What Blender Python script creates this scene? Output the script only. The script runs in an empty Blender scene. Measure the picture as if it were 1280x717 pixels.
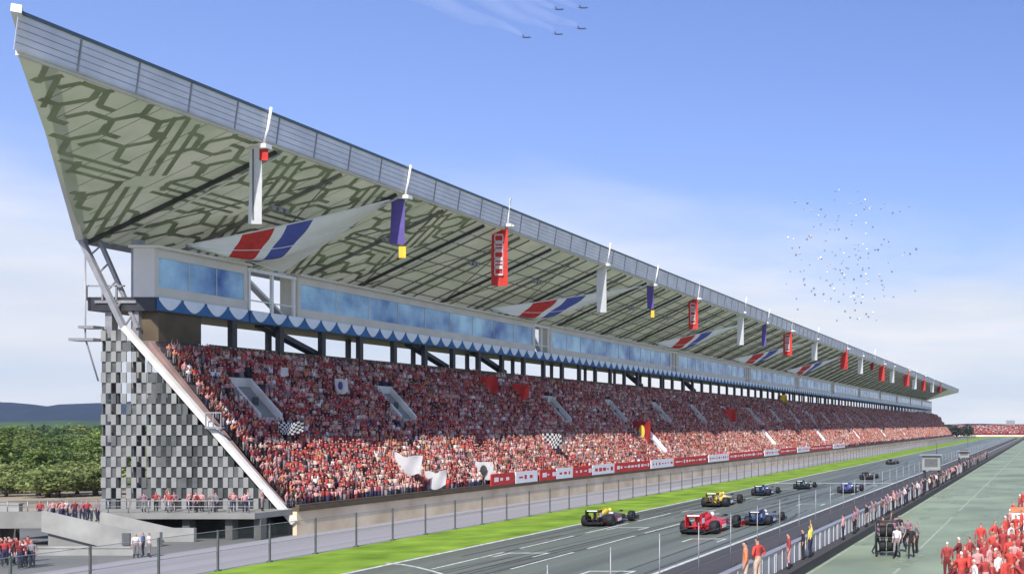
import bpy, bmesh, math, random
import numpy as np
from mathutils import Vector, Matrix
random.seed(7); rng = np.random.default_rng(7)
SC = bpy.context.scene; COL = SC.collection
H = 8.0; F = 1280.0; VX, VY = 1310.0, 531.0
def at(px, py, Y): return Vector(((px-VX)*Y/F, Y, H-(py-VY)*Y/F))
def ground(px, py):
    Y = F*H/(py-VY); return Vector(((px-VX)*Y/F, Y, 0.0))
def yat(px, X): return F*X/(px-VX)

# ------------------------------------------------------------------ materials
def mat(name, col, rough=0.7, var=0.12, scale=3.0, bump=0.0, metal=0.0, spec=0.4, col2=None, detail=4.0, translucent=0.0):
    m = bpy.data.materials.new(name); m.use_nodes = True
    nt = m.node_tree; N = nt.nodes; L = nt.links
    b = N['Principled BSDF']; out = N['Material Output']
    tc = N.new('ShaderNodeTexCoord')
    no = N.new('ShaderNodeTexNoise'); no.inputs['Scale'].default_value = scale; no.inputs['Detail'].default_value = detail
    L.new(tc.outputs['Object'], no.inputs['Vector'])
    rp = N.new('ShaderNodeValToRGB'); e = rp.color_ramp.elements
    c = np.array(col[:3]); c2 = np.array(col2[:3]) if col2 else c
    e[0].position = .3; e[1].position = .7
    e[0].color = (*np.clip(c*(1-var), 0, 1), 1); e[1].color = (*np.clip(c2*(1+var), 0, 1), 1)
    L.new(no.outputs['Fac'], rp.inputs['Fac']); L.new(rp.outputs['Color'], b.inputs['Base Color'])
    b.inputs['Roughness'].default_value = rough; b.inputs['Metallic'].default_value = metal
    b.inputs['Specular IOR Level'].default_value = spec
    if bump:
        bp = N.new('ShaderNodeBump'); bp.inputs['Strength'].default_value = bump; bp.inputs['Distance'].default_value = .05
        L.new(no.outputs['Fac'], bp.inputs['Height']); L.new(bp.outputs['Normal'], b.inputs['Normal'])
    if translucent:
        tr = N.new('ShaderNodeBsdfTranslucent'); mx = N.new('ShaderNodeMixShader'); mx.inputs[0].default_value = translucent
        L.new(rp.outputs['Color'], tr.inputs['Color'])
        L.new(b.outputs[0], mx.inputs[1]); L.new(tr.outputs[0], mx.inputs[2]); L.new(mx.outputs[0], out.inputs['Surface'])
    return m

def asphalt(name, col, rough=.6, spec=.5, streak=True):
    """asphalt: fine grain, broad mottling and rubbered lines along the direction of travel"""
    m = mat(name, col, rough, .25, 60, bump=.15, spec=spec)
    nt = m.node_tree; N = nt.nodes; L = nt.links; b = N['Principled BSDF']
    base = b.inputs['Base Color'].links[0].from_socket
    tc = N.new('ShaderNodeTexCoord'); mp = N.new('ShaderNodeMapping'); mp.inputs['Scale'].default_value = (.45, .012, 1) if streak else (.12, .12, 1)
    L.new(tc.outputs['Object'], mp.inputs['Vector'])
    n2 = N.new('ShaderNodeTexNoise'); n2.inputs['Scale'].default_value = 1.0; n2.inputs['Detail'].default_value = 5
    L.new(mp.outputs[0], n2.inputs['Vector'])
    mr = N.new('ShaderNodeMapRange'); mr.inputs[1].default_value = .3; mr.inputs[2].default_value = .7; mr.inputs[3].default_value = .72; mr.inputs[4].default_value = 1.25
    L.new(n2.outputs['Fac'], mr.inputs[0])
    mx = N.new('ShaderNodeVectorMath'); mx.operation = 'SCALE'
    L.new(base, mx.inputs[0]); L.new(mr.outputs[0], mx.inputs['Scale']); L.new(mx.outputs[0], b.inputs['Base Color'])
    return m

M = {}
M['concrete'] = mat('concrete', (.22,.22,.20), .85, .15, .8, bump=.1)
M['pale_concrete'] = mat('pale_concrete', (.30,.30,.275), .85, .2, .6, bump=.1)
M['dark_concrete'] = mat('dark_concrete', (.10,.10,.09), .85, .25, .7)
M['vom'] = mat('vom', (.52,.51,.47), .85, .2, .8)
M['step'] = mat('step', (.20,.16,.15), .9, .2, 1.0)
M['beige_wall'] = mat('beige_wall', (.72,.55,.33), .85, .22, .35, col2=(.70,.58,.40))
M['white'] = mat('white', (.78,.78,.76), .45, .04, 1.5)
M['cream'] = mat('cream', (.66,.63,.56), .6, .08, .5)
M['grey_steel'] = mat('grey_steel', (.30,.30,.31), .45, .12, 2, metal=.3)
M['dark_steel'] = mat('dark_steel', (.045,.045,.05), .5, .2, 2, metal=.2)
M['brown_dark'] = mat('brown_dark', (.10,.075,.045), .8, .2, .8)
M['screen_light'] = mat('screen_light', (.29,.295,.275), .45, .1, 1.2, metal=.2)
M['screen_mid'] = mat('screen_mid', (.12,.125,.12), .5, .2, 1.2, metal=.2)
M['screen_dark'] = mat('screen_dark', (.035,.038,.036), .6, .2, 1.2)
M['roof_skin'] = mat('roof_skin', (.53,.59,.41), .8, .14, .30, col2=(.57,.58,.45), translucent=.14)
M['roof_top'] = mat('roof_top', (.62,.63,.62), .6, .05, .3, translucent=.28)
M['tracery'] = mat('tracery', (.30,.345,.22), .8, .2, .5, translucent=.08)
M['rib'] = mat('rib', (.05,.05,.05), .6, .2, 1)
M['fascia'] = mat('fascia', (.82,.81,.81), .5, .10, .5, spec=.3, translucent=.3)
def see_through(m, f):
    nt = m.node_tree; N = nt.nodes; L = nt.links; out = N['Material Output']; src = out.inputs['Surface'].links[0].from_socket
    tr = N.new('ShaderNodeBsdfTransparent'); mx = N.new('ShaderNodeMixShader'); mx.inputs[0].default_value = f
    L.new(src, mx.inputs[1]); L.new(tr.outputs[0], mx.inputs[2]); L.new(mx.outputs[0], out.inputs['Surface'])
see_through(M['fascia'], .28)
M['fascia_edge'] = mat('fascia_edge', (.05,.09,.13), .4, .1, 1)
M['box_glass'] = mat('box_glass', (.015,.15,.56), .15, .3, .3, col2=(.40,.64,.88), spec=.4, detail=8)
M['swag_blue'] = mat('swag_blue', (.045,.15,.34), .8, .2, 1)
M['swag_white'] = mat('swag_white', (.78,.84,.90), .8, .06, 1)
M['sail_white'] = mat('sail_white', (.93,.94,.94), .8, .03, 1, translucent=.12)
M['red_cloth'] = mat('red_cloth', (.62,.05,.04), .8, .15, 2, translucent=.15)
M['dark_red_cloth'] = mat('dark_red_cloth', (.30,.02,.02), .8, .15, 2, translucent=.1)
M['white_cloth'] = mat('white_cloth', (.86,.87,.86), .8, .05, 2, translucent=.5)
M['violet_cloth'] = mat('violet_cloth', (.13,.10,.34), .8, .1, 2, translucent=.15)
M['blue_cloth'] = mat('blue_cloth', (.10,.13,.45), .8, .1, 2, translucent=.15)
M['yellow_cloth'] = mat('yellow_cloth', (.75,.5,.05), .8, .1, 2)
M['asphalt'] = asphalt('asphalt', (.125,.142,.108), .48)
M['pit_asphalt'] = asphalt('pit_asphalt', (.205,.250,.160), .65, .4, False)
M['kerb_dark'] = asphalt('kerb_dark', (.06,.058,.056), .75, .3)
M['path'] = asphalt('path', (.29,.28,.29), .85, .3)
M['forecourt'] = asphalt('forecourt', (.145,.145,.135), .85, .3, False)
M['paint'] = mat('paint', (.46,.48,.42), .7, .35, 2.5)
M['lawn'] = mat('lawn', (.120,.215,.016), .95, .25, .35, bump=.4, col2=(.185,.285,.032), spec=.15, detail=9)
M['field'] = mat('field', (.09,.12,.035), .95, .3, .03, bump=.3, col2=(.16,.15,.07), spec=.1, detail=8)
M['dirt'] = mat('dirt', (.20,.16,.11), .95, .3, .12, bump=.3, col2=(.26,.22,.15))
M['hill_far'] = mat('hill_far', (.014,.024,.036), 1, .3, .006, spec=0)
M['hill_near'] = mat('hill_near', (.05,.085,.03), 1, .4, .012, spec=0)
M['bark'] = mat('bark', (.10,.07,.05), .9, .3, 4)
M['leaf_a'] = mat('leaf_a', (.11,.17,.035), .7, .45, .7, col2=(.16,.22,.055), translucent=.35)
M['leaf_b'] = mat('leaf_b', (.065,.115,.03), .7, .45, .7, col2=(.10,.155,.04), translucent=.35)
M['leaf_c'] = mat('leaf_c', (.16,.22,.06), .7, .4, .7, col2=(.23,.27,.09), translucent=.35)
M['leaf_dark'] = mat('leaf_dark', (.025,.032,.022), .8, .4, .5)
M['tyre'] = mat('tyre', (.012,.012,.013), .75, .2, 5)
M['rim'] = mat('rim', (.10,.10,.11), .35, .1, 5, metal=.8)
M['carbon'] = mat('carbon', (.015,.015,.018), .35, .2, 8)
for n, c in dict(car_red=(.55,.015,.02), car_yellow=(.75,.55,.03), car_black=(.025,.018,.014), car_blue=(.014,.045,.115), car_lightblue=(.16,.25,.38),
                 car_navy=(.015,.03,.09), car_violet=(.09,.10,.32), car_green=(.015,.06,.045), car_brown=(.13,.09,.03), car_maroon=(.12,.02,.015), car_white=(.7,.7,.72)).items():
    M[n] = mat(n, c, .25, .05, 3, spec=.6)
# clothing / skin / hair palette for people
PAL = dict(red=(.34,.045,.042), dark_red=(.15,.022,.022), bright_red=(.52,.060,.045), pink=(.56,.27,.25), white=(.66,.60,.57), cream=(.54,.40,.31), orange=(.55,.20,.09),
           black=(.022,.018,.020), grey=(.20,.18,.18), brown=(.16,.085,.06), blue=(.06,.09,.22), yellow=(.70,.58,.08), navy=(.025,.025,.06), mauve=(.24,.14,.17))
for k, c in PAL.items(): M['cloth_'+k] = mat('cloth_'+k, c, .85, .18, 6)
M['skin'] = mat('skin', (.41,.225,.16), .6, .08, 6); M['skin_tan'] = mat('skin_tan', (.36,.20,.13), .6, .08, 6)
M['hair'] = mat('hair', (.018,.013,.011), .6, .3, 12); M['hair_brown'] = mat('hair_brown', (.08,.045,.025), .6, .3, 12)
for k, c in dict(balloon_dark=(.20,.24,.31), balloon_blue=(.25,.33,.48), balloon_white=(.8,.8,.8), balloon_orange=(.6,.4,.25)).items(): M[k] = mat(k, c, .4, .05, 2)
M['jet'] = mat('jet', (.06,.09,.16), .4, .1, 1)
def smoke_mat():
    m = bpy.data.materials.new('smoke_white'); m.use_nodes = True; nt = m.node_tree; N = nt.nodes; L = nt.links
    b = N['Principled BSDF']; b.inputs['Base Color'].default_value = (.9,.9,.9,1); b.inputs['Roughness'].default_value = 1
    tr = N.new('ShaderNodeBsdfTransparent'); mx = N.new('ShaderNodeMixShader')
    lw = N.new('ShaderNodeLayerWeight'); lw.inputs[0].default_value = .3
    no = N.new('ShaderNodeTexNoise'); no.inputs['Scale'].default_value = .06; no.inputs['Detail'].default_value = 6
    tc = N.new('ShaderNodeTexCoord'); L.new(tc.outputs['Object'], no.inputs['Vector'])
    iv = N.new('ShaderNodeMath'); iv.operation = 'SUBTRACT'; iv.inputs[0].default_value = 1; L.new(lw.outputs['Facing'], iv.inputs[1])
    ml = N.new('ShaderNodeMath'); ml.operation = 'MULTIPLY'; L.new(iv.outputs[0], ml.inputs[0]); L.new(no.outputs['Fac'], ml.inputs[1])
    m2 = N.new('ShaderNodeMath'); m2.operation = 'MULTIPLY'; m2.inputs[1].default_value = .065; L.new(ml.outputs[0], m2.inputs[0])
    L.new(m2.outputs[0], mx.inputs[0]); L.new(tr.outputs[0], mx.inputs[1]); L.new(b.outputs[0], mx.inputs[2]); L.new(mx.outputs[0], N['Material Output'].inputs['Surface'])
    return m
M['smoke'] = smoke_mat()
def wire_mat():
    """woven wire: a sheet most of whose area is open"""
    m = mat('wire_mesh', (.25,.26,.26), .5, .1, 3); nt = m.node_tree; N = nt.nodes; L = nt.links
    tr = N.new('ShaderNodeBsdfTransparent'); mx = N.new('ShaderNodeMixShader'); mx.inputs[0].default_value = .16
    L.new(tr.outputs[0], mx.inputs[1]); L.new(N['Principled BSDF'].outputs[0], mx.inputs[2]); L.new(mx.outputs[0], N['Material Output'].inputs['Surface']); return m
M['wire'] = wire_mat()

# ------------------------------------------------------------------ mesh helpers
class MB:
    def __init__(s): s.v = []; s.f = []; s.mi = []; s.sm = []
    def add(s, vs, fs, mi=0, smooth=False):
        o = len(s.v); s.v += [tuple(v) for v in vs]
        for f in fs: s.f.append(tuple(o+i for i in f)); s.mi.append(mi); s.sm.append(smooth)
    def box(s, x0, x1, y0, y1, z0, z1, mi=0):
        v = [(x,y,z) for x in (x0,x1) for y in (y0,y1) for z in (z0,z1)]
        s.add(v, [(0,1,3,2),(4,6,7,5),(0,4,5,1),(2,3,7,6),(0,2,6,4),(1,5,7,3)], mi)
    def prism(s, prof, y0, y1, mi=0, axis='y'):
        """profile of (x,z) extruded along y"""
        n = len(prof)
        v = [(x,y0,z) for x,z in prof]+[(x,y1,z) for x,z in prof]
        fs = [tuple(range(n)), tuple(range(2*n-1, n-1, -1))]+[(i,i+n,(i+1)%n+n,(i+1)%n) for i in range(n)]
        s.add(v, fs, mi)
    def hexa(s, q0, q1, mi=0):
        """two quads (4 points each) joined"""
        s.add(list(q0)+list(q1), [(3,2,1,0),(4,5,6,7),(0,1,5,4),(1,2,6,5),(2,3,7,6),(3,0,4,7)], mi)
    def tube(s, pts, r, n=8, mi=0, cap=True):
        pts = [Vector(p) for p in pts]; rs = r if isinstance(r, (list,tuple)) else [r]*len(pts)
        o = []; rings = []
        for i, p in enumerate(pts):
            d = (pts[min(i+1,len(pts)-1)]-pts[max(i-1,0)]).normalized()
            a = d.orthogonal().normalized() if abs(d.z) > .99 else d.cross(Vector((0,0,1))).normalized()
            b = d.cross(a)
            rings.append([p+(a*math.cos(2*math.pi*k/n)+b*math.sin(2*math.pi*k/n))*rs[i] for k in range(n)])
        vs = [q for r_ in rings for q in r_]; fs = []
        for i in range(len(pts)-1):
            for k in range(n): fs.append((i*n+k, i*n+(k+1)%n, (i+1)*n+(k+1)%n, (i+1)*n+k))
        if cap: fs += [tuple(range(n-1,-1,-1)), tuple(range((len(pts)-1)*n, len(pts)*n))]
        s.add(vs, fs, mi, n > 5)
    def beam(s, a, b, w, h, mi=0):
        a, b = Vector(a), Vector(b); d = (b-a).normalized()
        u = d.cross(Vector((0,0,1)))
        u = Vector((1,0,0)) if u.length < 1e-3 else u.normalized()
        t = d.cross(u)
        q = lambda p: [p+u*w/2+t*h/2, p-u*w/2+t*h/2, p-u*w/2-t*h/2, p+u*w/2-t*h/2]
        s.hexa(q(a), q(b), mi)
    def loft(s, secs, mi=0, smooth=True, closed=True):
        n = len(secs[0]); vs = [p for c in secs for p in c]; fs = []
        for i in range(len(secs)-1):
            for k in range(n): fs.append((i*n+k, i*n+(k+1)%n, (i+1)*n+(k+1)%n, (i+1)*n+k))
        fs += [tuple(range(n-1,-1,-1)), tuple(range((len(secs)-1)*n, len(secs)*n))]
        s.add(vs, fs, mi, smooth)
    def sphere(s, c, r, nu=10, nv=7, mi=0):
        rx, ry, rz = r if isinstance(r, (tuple,list)) else (r,r,r); vs = []; fs = []
        for j in range(nv+1):
            th = math.pi*j/nv
            for i in range(nu):
                ph = 2*math.pi*i/nu
                vs.append((c[0]+rx*math.sin(th)*math.cos(ph), c[1]+ry*math.sin(th)*math.sin(ph), c[2]+rz*math.cos(th)))
        for j in range(nv):
            for i in range(nu): fs.append((j*nu+i, (j+1)*nu+i, (j+1)*nu+(i+1)%nu, j*nu+(i+1)%nu))
        s.add(vs, fs, mi, True)
    def mesh(s, name, mats):
        me = bpy.data.meshes.new(name); me.from_pydata(s.v, [], s.f)
        for m in (mats if isinstance(mats, (list,tuple)) else [mats]): me.materials.append(m)
        me.polygons.foreach_set('material_index', s.mi); me.polygons.foreach_set('use_smooth', s.sm)
        bm = bmesh.new(); bm.from_mesh(me); bmesh.ops.recalc_face_normals(bm, faces=bm.faces); bm.to_mesh(me); bm.free()
        me.update(); return me
    def build(s, name, mats, parent=None, loc=None):
        return link(name, s.mesh(name, mats), parent, loc)
def link(name, me, parent=None, loc=None):
    o = bpy.data.objects.new(name, me); COL.objects.link(o)
    if parent: o.parent = parent
    if loc is not None: o.location = loc
    return o
def tag(o, label=None, cat=None, group=None, kind=None):
    if label: o['label'] = label
    if cat: o['category'] = cat
    if group: o['group'] = group
    if kind: o['kind'] = kind
    return o
def empty(name, loc, label, cat, group=None, rz=0):
    o = bpy.data.objects.new(name, None); COL.objects.link(o); o.location = loc; o.rotation_euler.z = rz
    return tag(o, label, cat, group)
def copy_tree(o, parent=None):
    c = o.copy(); COL.objects.link(c)
    if parent: c.parent = parent
    for ch in list(o.children): copy_tree(ch, c)
    return c
def sheet(name, x0, x1, y0, y1, z, m, kind='structure'):
    mb = MB(); mb.add([(x0,y0,z),(x1,y0,z),(x1,y1,z),(x0,y1,z)], [(0,1,2,3)]); return tag(mb.build(name, m), kind=kind)

# ------------------------------------------------------------------ camera, world, sun
cam = bpy.data.cameras.new('camera'); co = bpy.data.objects.new('camera', cam); COL.objects.link(co)
co.location = (0,0,H); co.rotation_euler = (math.pi/2,0,0); cam.lens = 36; cam.sensor_width = 36; cam.sensor_fit = 'HORIZONTAL'
cam.shift_x = -(VX-640)/1280; cam.shift_y = (VY-358.5)/1280; cam.clip_end = 20000; cam.clip_start = .5
SC.camera = co
sun_dir = Vector((3.35, -21.0, 21.5)).normalized()          # towards the sun: behind the viewer, high
el = math.asin(sun_dir.z); az = math.atan2(sun_dir.x, sun_dir.y)
sl = bpy.data.lights.new('sun', 'SUN'); sl.energy = 4.6; sl.angle = math.radians(.5); sl.color = (1,.955,.89)
so = bpy.data.objects.new('sun', sl); COL.objects.link(so); so.rotation_euler = sun_dir.to_track_quat('Z','Y').to_euler(); so.location = (0,0,60)
w = bpy.data.worlds.new('World'); SC.world = w; w.use_nodes = True
N = w.node_tree.nodes; L = w.node_tree.links; bg = N['Background']; bg.inputs['Strength'].default_value = .10
sky = N.new('ShaderNodeTexSky'); sky.sky_type = 'NISHITA'; sky.sun_disc = False; sky.sun_elevation = el; sky.sun_rotation = az
sky.air_density = 1.2; sky.dust_density = 1.0; sky.ozone_density = 3.0; sky.altitude = 0
tc = N.new('ShaderNodeTexCoord'); sep = N.new('ShaderNodeSeparateXYZ'); L.new(tc.outputs['Generated'], sep.inputs[0])
def math_node(op, a, b=None, clamp=False):
    n = N.new('ShaderNodeMath'); n.operation = op; n.use_clamp = clamp
    for i, x in enumerate((a, b)):
        if x is None: continue
        if isinstance(x, (int,float)): n.inputs[i].default_value = x
        else: L.new(x, n.inputs[i])
    return n.outputs[0]
# cloud sheet: direction projected on a plane overhead, thick towards the horizon
zz = math_node('MAXIMUM', sep.outputs['Z'], .0)
zo = math_node('ADD', zz, .10)
cx = N.new('ShaderNodeCombineXYZ'); L.new(math_node('DIVIDE', sep.outputs['X'], zo), cx.inputs[0]); L.new(math_node('DIVIDE', sep.outputs['Y'], zo), cx.inputs[1])
cn = N.new('ShaderNodeTexNoise'); cn.inputs['Scale'].default_value = .8; cn.inputs['Detail'].default_value = 7; cn.inputs['Roughness'].default_value = .52
L.new(cx.outputs[0], cn.inputs['Vector'])
low = N.new('ShaderNodeMapRange'); low.inputs[1].default_value = .34; low.inputs[2].default_value = -.04; low.inputs[3].default_value = -.42; low.inputs[4].default_value = .60; low.interpolation_type = 'SMOOTHSTEP'
L.new(sep.outputs['Z'], low.inputs[0])
cm = N.new('ShaderNodeMapRange'); cm.inputs[1].default_value = .30; cm.inputs[2].default_value = .85; cm.interpolation_type = 'SMOOTHSTEP'
L.new(math_node('ADD', cn.outputs['Fac'], low.outputs[0]), cm.inputs[0])
mixc = N.new('ShaderNodeMix'); mixc.data_type = 'RGBA'; L.new(cm.outputs[0], mixc.inputs[0]); tint = N.new('ShaderNodeMix'); tint.data_type = 'RGBA'; tint.blend_type = 'MULTIPLY'; tint.inputs[0].default_value = 1; tint.inputs[7].default_value = (.94,.94,1.33,1)
L.new(sky.outputs[0], tint.inputs[6]); L.new(tint.outputs[2], mixc.inputs[6]); mixc.inputs[7].default_value = (6.3,6.6,7.1,1)
cv = N.new('ShaderNodeVectorMath'); cv.operation = 'MULTIPLY'; cv.inputs[1].default_value = (1,1,7); L.new(tc.outputs['Generated'], cv.inputs[0])
c2 = N.new('ShaderNodeTexNoise'); c2.inputs['Scale'].default_value = 2.6; c2.inputs['Detail'].default_value = 6; L.new(cv.outputs[0], c2.inputs['Vector'])
cr = N.new('ShaderNodeValToRGB'); cr.color_ramp.elements[0].position = .36; cr.color_ramp.elements[1].position = .62
cr.color_ramp.elements[0].color = (5.7,6.3,7.1,1); cr.color_ramp.elements[1].color = (7.6,7.6,7.7,1)
L.new(c2.outputs['Fac'], cr.inputs[0]); L.new(cr.outputs[0], mixc.inputs[7])
L.new(mixc.outputs[2], bg.inputs['Color'])
vs_ = SC.view_settings; SC.display_settings.display_device = 'sRGB'; vs_.view_transform = 'Standard'; vs_.look = 'None'; vs_.exposure = .45; vs_.gamma = 1
SC.cycles.max_bounces = 6; SC.cycles.diffuse_bounces = 3; SC.cycles.glossy_bounces = 2; SC.cycles.transparent_max_bounces = 16; SC.cycles.use_denoising = True
SC.cycles.volume_bounces = 0

# ------------------------------------------------------------------ ground
sheet('ground', -7000, 7000, -200, 9000, -.03, M['field'])
sheet('dirt', -400, -70, 82, 135, -.018, M['dirt'])
sheet('forecourt', -120, -54.9, 20, 82, -.010, M['forecourt'])
sheet('path', -54.9, -45.6, 20, 760, -.006, M['path'])
sheet('lawn', -45.6, -38.2, 20, 640, .0, M['lawn'])
sheet('track', -38.2, -21.0, -60, 640, .004, M['asphalt'])
sheet('far_lawn', -54.9, 40, 640, 716, .0, M['lawn'])
sheet('verge', -21.0, -17.4, -60, 640, .004, M['kerb_dark'])
sheet('pit_verge', -17.4, -13.9, -60, 640, .0, M['kerb_dark'])
sheet('pit_lane', -13.9, 30, -60, 640, .0, M['pit_asphalt'])
mb = MB()
def mark(x0, x1, y0, y1): mb.add([(x0,y0,.008),(x1,y0,.008),(x1,y1,.008),(x0,y1,.008)], [(0,1,2,3)])
mark(-38.1,-37.75,-40,640); mark(-21.35,-21.05,-40,640)
for x in (-34.3, -29.9):
    for y in np.arange(38, 86, 9.5): mark(x-.1, x+.1, y, y+7.6)
for i, y in enumerate(np.arange(40, 140, 8.0)):      # grid boxes
    x = -33.6 if i % 2 else -25.0
    mark(x-.2, x+2.4, y, y+.28); mark(x-.2, x-.02, y-1.8, y); mark(x+2.22, x+2.4, y-1.8, y)
mark(-37.7,-21.4,141,142.0)
tm = MB(); rr = random.Random(4)
for k in range(46):
    x = rr.choice([-36,-33.5,-31.2,-28,-26.4,-24,-23])+rr.uniform(-.8,.8); y = rr.uniform(38,240); ln = rr.uniform(8,45); w_ = rr.uniform(.16,.34); dr = rr.uniform(-1.6,1.6); vs = []
    for i in range(13):
        t = i/12; xx = x+dr*t*t; ww = w_*(1-.6*abs(t-.5)); vs += [(xx-ww/2,y+ln*t,.0065),(xx+ww/2,y+ln*t,.0065)]
    for off in (0,1.5): tm.add([(a+off,b,c+.0002*(k%5)) for a,b,c in vs], [(2*i,2*i+1,2*i+3,2*i+2) for i in range(12)])
tag(tm.build('tyre_marks', mat('rubber', (.055,.057,.052), .6, .3, 3)), kind='structure')
tm = MB()
for x in (-33.9,-29.55,-25.3): tm.add([(x,-40,.0055),(x+.05,-40,.0055),(x+.05,640,.0055),(x,640,.0055)], [(0,1,2,3)])
for k in range(26):
    x = rr.uniform(-12.6,-1.5); y = rr.uniform(50,150); a_, b_ = rr.uniform(.3,1.4), rr.uniform(.5,4); n = 14; z = .0045+.0002*k
    tm.add([(x+a_*math.cos(q*2*math.pi/n)*rr.uniform(.6,1.1), y+b_*math.sin(q*2*math.pi/n)*rr.uniform(.6,1.1), z) for q in range(n)], [tuple(range(n))])
tag(tm.build('surface_stains', mat('stain', (.185,.225,.145), .6, .3, 2)), kind='structure')
c_ = [ground(px,py) for px,py in ((482,703),(492,704),(503,705),(520,708),(540,713),(562,720))]
for i in range(5): mb.add([(c_[i].x,c_[i].y-.12,.0095),(c_[i+1].x,c_[i+1].y-.12,.0095),(c_[i+1].x,c_[i+1].y+.12,.0095),(c_[i].x,c_[i].y+.12,.0095)], [(0,1,2,3)])
tag(mb.build('track_markings', M['paint']), kind='structure')
mb = MB()
for x in (-13.0, -8.4): mb.add([(x,-40,.004),(x+.16,-40,.004),(x+.16,640,.004),(x,640,.004)], [(0,1,2,3)])
tag(mb.build('pit_lane_lines', mat('faded_paint', (.30,.33,.26), .8, .3, 3)), kind='structure')

# hills
def ridge(name, x0, x1, y, base, amp, m, seed, depth=900, n=90):
    r = random.Random(seed); ph = [r.uniform(0,6.28) for _ in range(6)]; mb = MB(); rows = []
    for j, (fy, fz) in enumerate(((0,0),(.18,.5),(.38,.86),(.55,1),(.8,.6),(1,0))):
        row = []
        for i in range(n+1):
            t = i/n; x = x0+(x1-x0)*t
            h = base+amp*(.5*math.sin(x*.0017+ph[0])+.3*math.sin(x*.0046+ph[1])+.17*math.sin(x*.011+ph[2])+.08*math.sin(x*.027+ph[3]))
            h *= math.sin(math.pi*min(max(t,.0),1))**.35 if 0 < t < 1 else 0
            row.append((x+20*math.sin(j*2+i*.7), y+depth*fy+30*math.sin(i*.9+j), max(h,0)*fz*(1+.05*math.sin(i*1.7+j*2))-.5))
        rows.append(row)
    vs = [p for r_ in rows for p in r_]; k = n+1
    mb.add(vs, [(j*k+i, j*k+i+1, (j+1)*k+i+1, (j+1)*k+i) for j in range(len(rows)-1) for i in range(n)], 0, True)
    return tag(mb.build(name, m), kind='structure')
ridge('hills', -4600, -900, 2500, 104, 60, M['hill_far'], 5)
ridge('near_hills', -2600, -500, 1500, 14, 6, M['hill_near'], 9, 500)
ridge('right_hills', -500, 2600, 2600, 16, 7, M['hill_far'], 12)

# ------------------------------------------------------------------ grandstand
Y0, YB, YR, YS = 74.7, 575.0, 640.0, 600.0      # near end, end of boxes, roof tip, end of seating
stand = empty('grandstand', (-62, Y0, 0), 'long covered grandstand with checkered end wall, slanting patterned roof and packed red seating', 'grandstand')
def P(mb, name, mats, parent=None):
    """part of the grandstand, given in world coordinates"""
    me = mb.mesh(name, mats); o = link(name, me, parent or stand)
    off = stand.location
    if parent is None: o.location = -off
    return o
NR = 28; FX, FZ = -55.9, 1.75; DX, DZ = .3607, .4604
def row_x(i): return FX-DX*i
def row_z(i): return FZ+DZ*i
TX, TZ = row_x(NR), row_z(NR)
# stepped seating as one solid
prof = [(FX,0),(FX,FZ)]
for i in range(NR):
    prof += [(row_x(i+1)+.001 if i == NR-1 else row_x(i+1), row_z(i)), (row_x(i+1), row_z(i+1) if i < NR-1 else row_z(i)+.02)]
prof += [(-68.9, row_z(NR-1)+.02), (-68.9, row_z(NR-1)-.6), (row_x(NR), row_z(NR-1)-.6), (FX-.9, .6), (FX-.9, 0)]
mb = MB(); mb.prism(prof, Y0+.6, YS); P(mb, 'seating_tier', M['step'])
mb = MB(); bz = lambda x: .9+(x+54.75)/(-67.15+54.75)*14.2
mb.prism([(FX,bz(FX)),(row_x(NR-1),bz(row_x(NR-1))),(row_x(NR-1),row_z(NR-1)-.05),(FX,FZ+.2)], Y0+.1, Y0+.45); P(mb, 'end_parapet', mat('end_parapet', (.26,.17,.15), .9, .25, .6))
mb = MB(); mb.box(-54.95,-54.65,Y0-.2,YS,0,1.72,0); mb.box(-55.0,-54.5,Y0-.2,YS,1.72,2.02,1); mb.box(-54.9,-54.62,Y0,YS,2.02,2.2,1)
P(mb, 'front_wall', [M['beige_wall'], M['brown_dark'], M['cream']])
# white raking beam along the end, then bracing up to the roof
mb = MB(); mb.beam((-54.75,Y0-.25,.9), (-67.15,Y0-.25,15.1), .34, .38); P(mb, 'raking_beam', mat('beam_white', (.60,.58,.53), .6, .12, .7))
mb = MB(); mb.beam((-67.2,Y0-.25,15.1), (-70.3,Y0-.3,21.6), .3, .34); mb.beam((-66.7,Y0+.35,15.1), (-69.5,Y0+.35,21.5), .2, .24)
for k in range(5):
    t = k/5; mb.beam((-67.2-3.1*t, Y0-.25, 15.1+6.5*t), (-66.7-2.8*(t+.15), Y0+.35, 15.1+6.4*(t+.15)), .1, .1)
P(mb, 'roof_brace', M['grey_steel'])
# end wall of alternating panels (checkered), open in the upper cells
mb = MB(); ex0, ex1, ez0 = -69.06, -56.0, 1.9
cw, chh = .371, .765
def rake_z(x): return .9+(x+54.75)/(-67.15+54.75)*(15.1-.9)
ncol = int((ex1-ex0)/cw)
for c in range(ncol):
    x0 = ex0+c*cw; x1 = x0+cw
    for r_ in range(18):
        z0 = ez0+r_*chh; z1 = z0+chh
        if z1 > rake_z(x1)-.2 or z1 > 15.0: continue
        d = .06 if 10 <= c < 18 else 0
        if (c+r_) % 2 == 0:
            mi = 0 if random.random() < (.85 if c > 18 or c < 10 else .5) else 1
            mb.box(x0+.01,x1-.01,Y0-d-.05,Y0-d+.02,z0+.01,z1-.01,mi)
        else:
            if c < 10 and (c*7+r_*3) % 5 < 3: continue      # open cell
            if c < 10: mb.box(x0-.02,x1+.02,Y0+.06,Y0+.1,z0-.02,z1+.02,1)
            else: mb.box(x0-.01,x1+.01,Y0+.04-d,Y0+.08-d,z0-.01,z1+.01, 2 if random.random() < .85 else 1)
    zt = min(rake_z(x1)-.3, 15.0)
    if c % 3 == 0: mb.box(x0-.03,x0+.03,Y0+.1,Y0+.3,ez0,zt,1)
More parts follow.
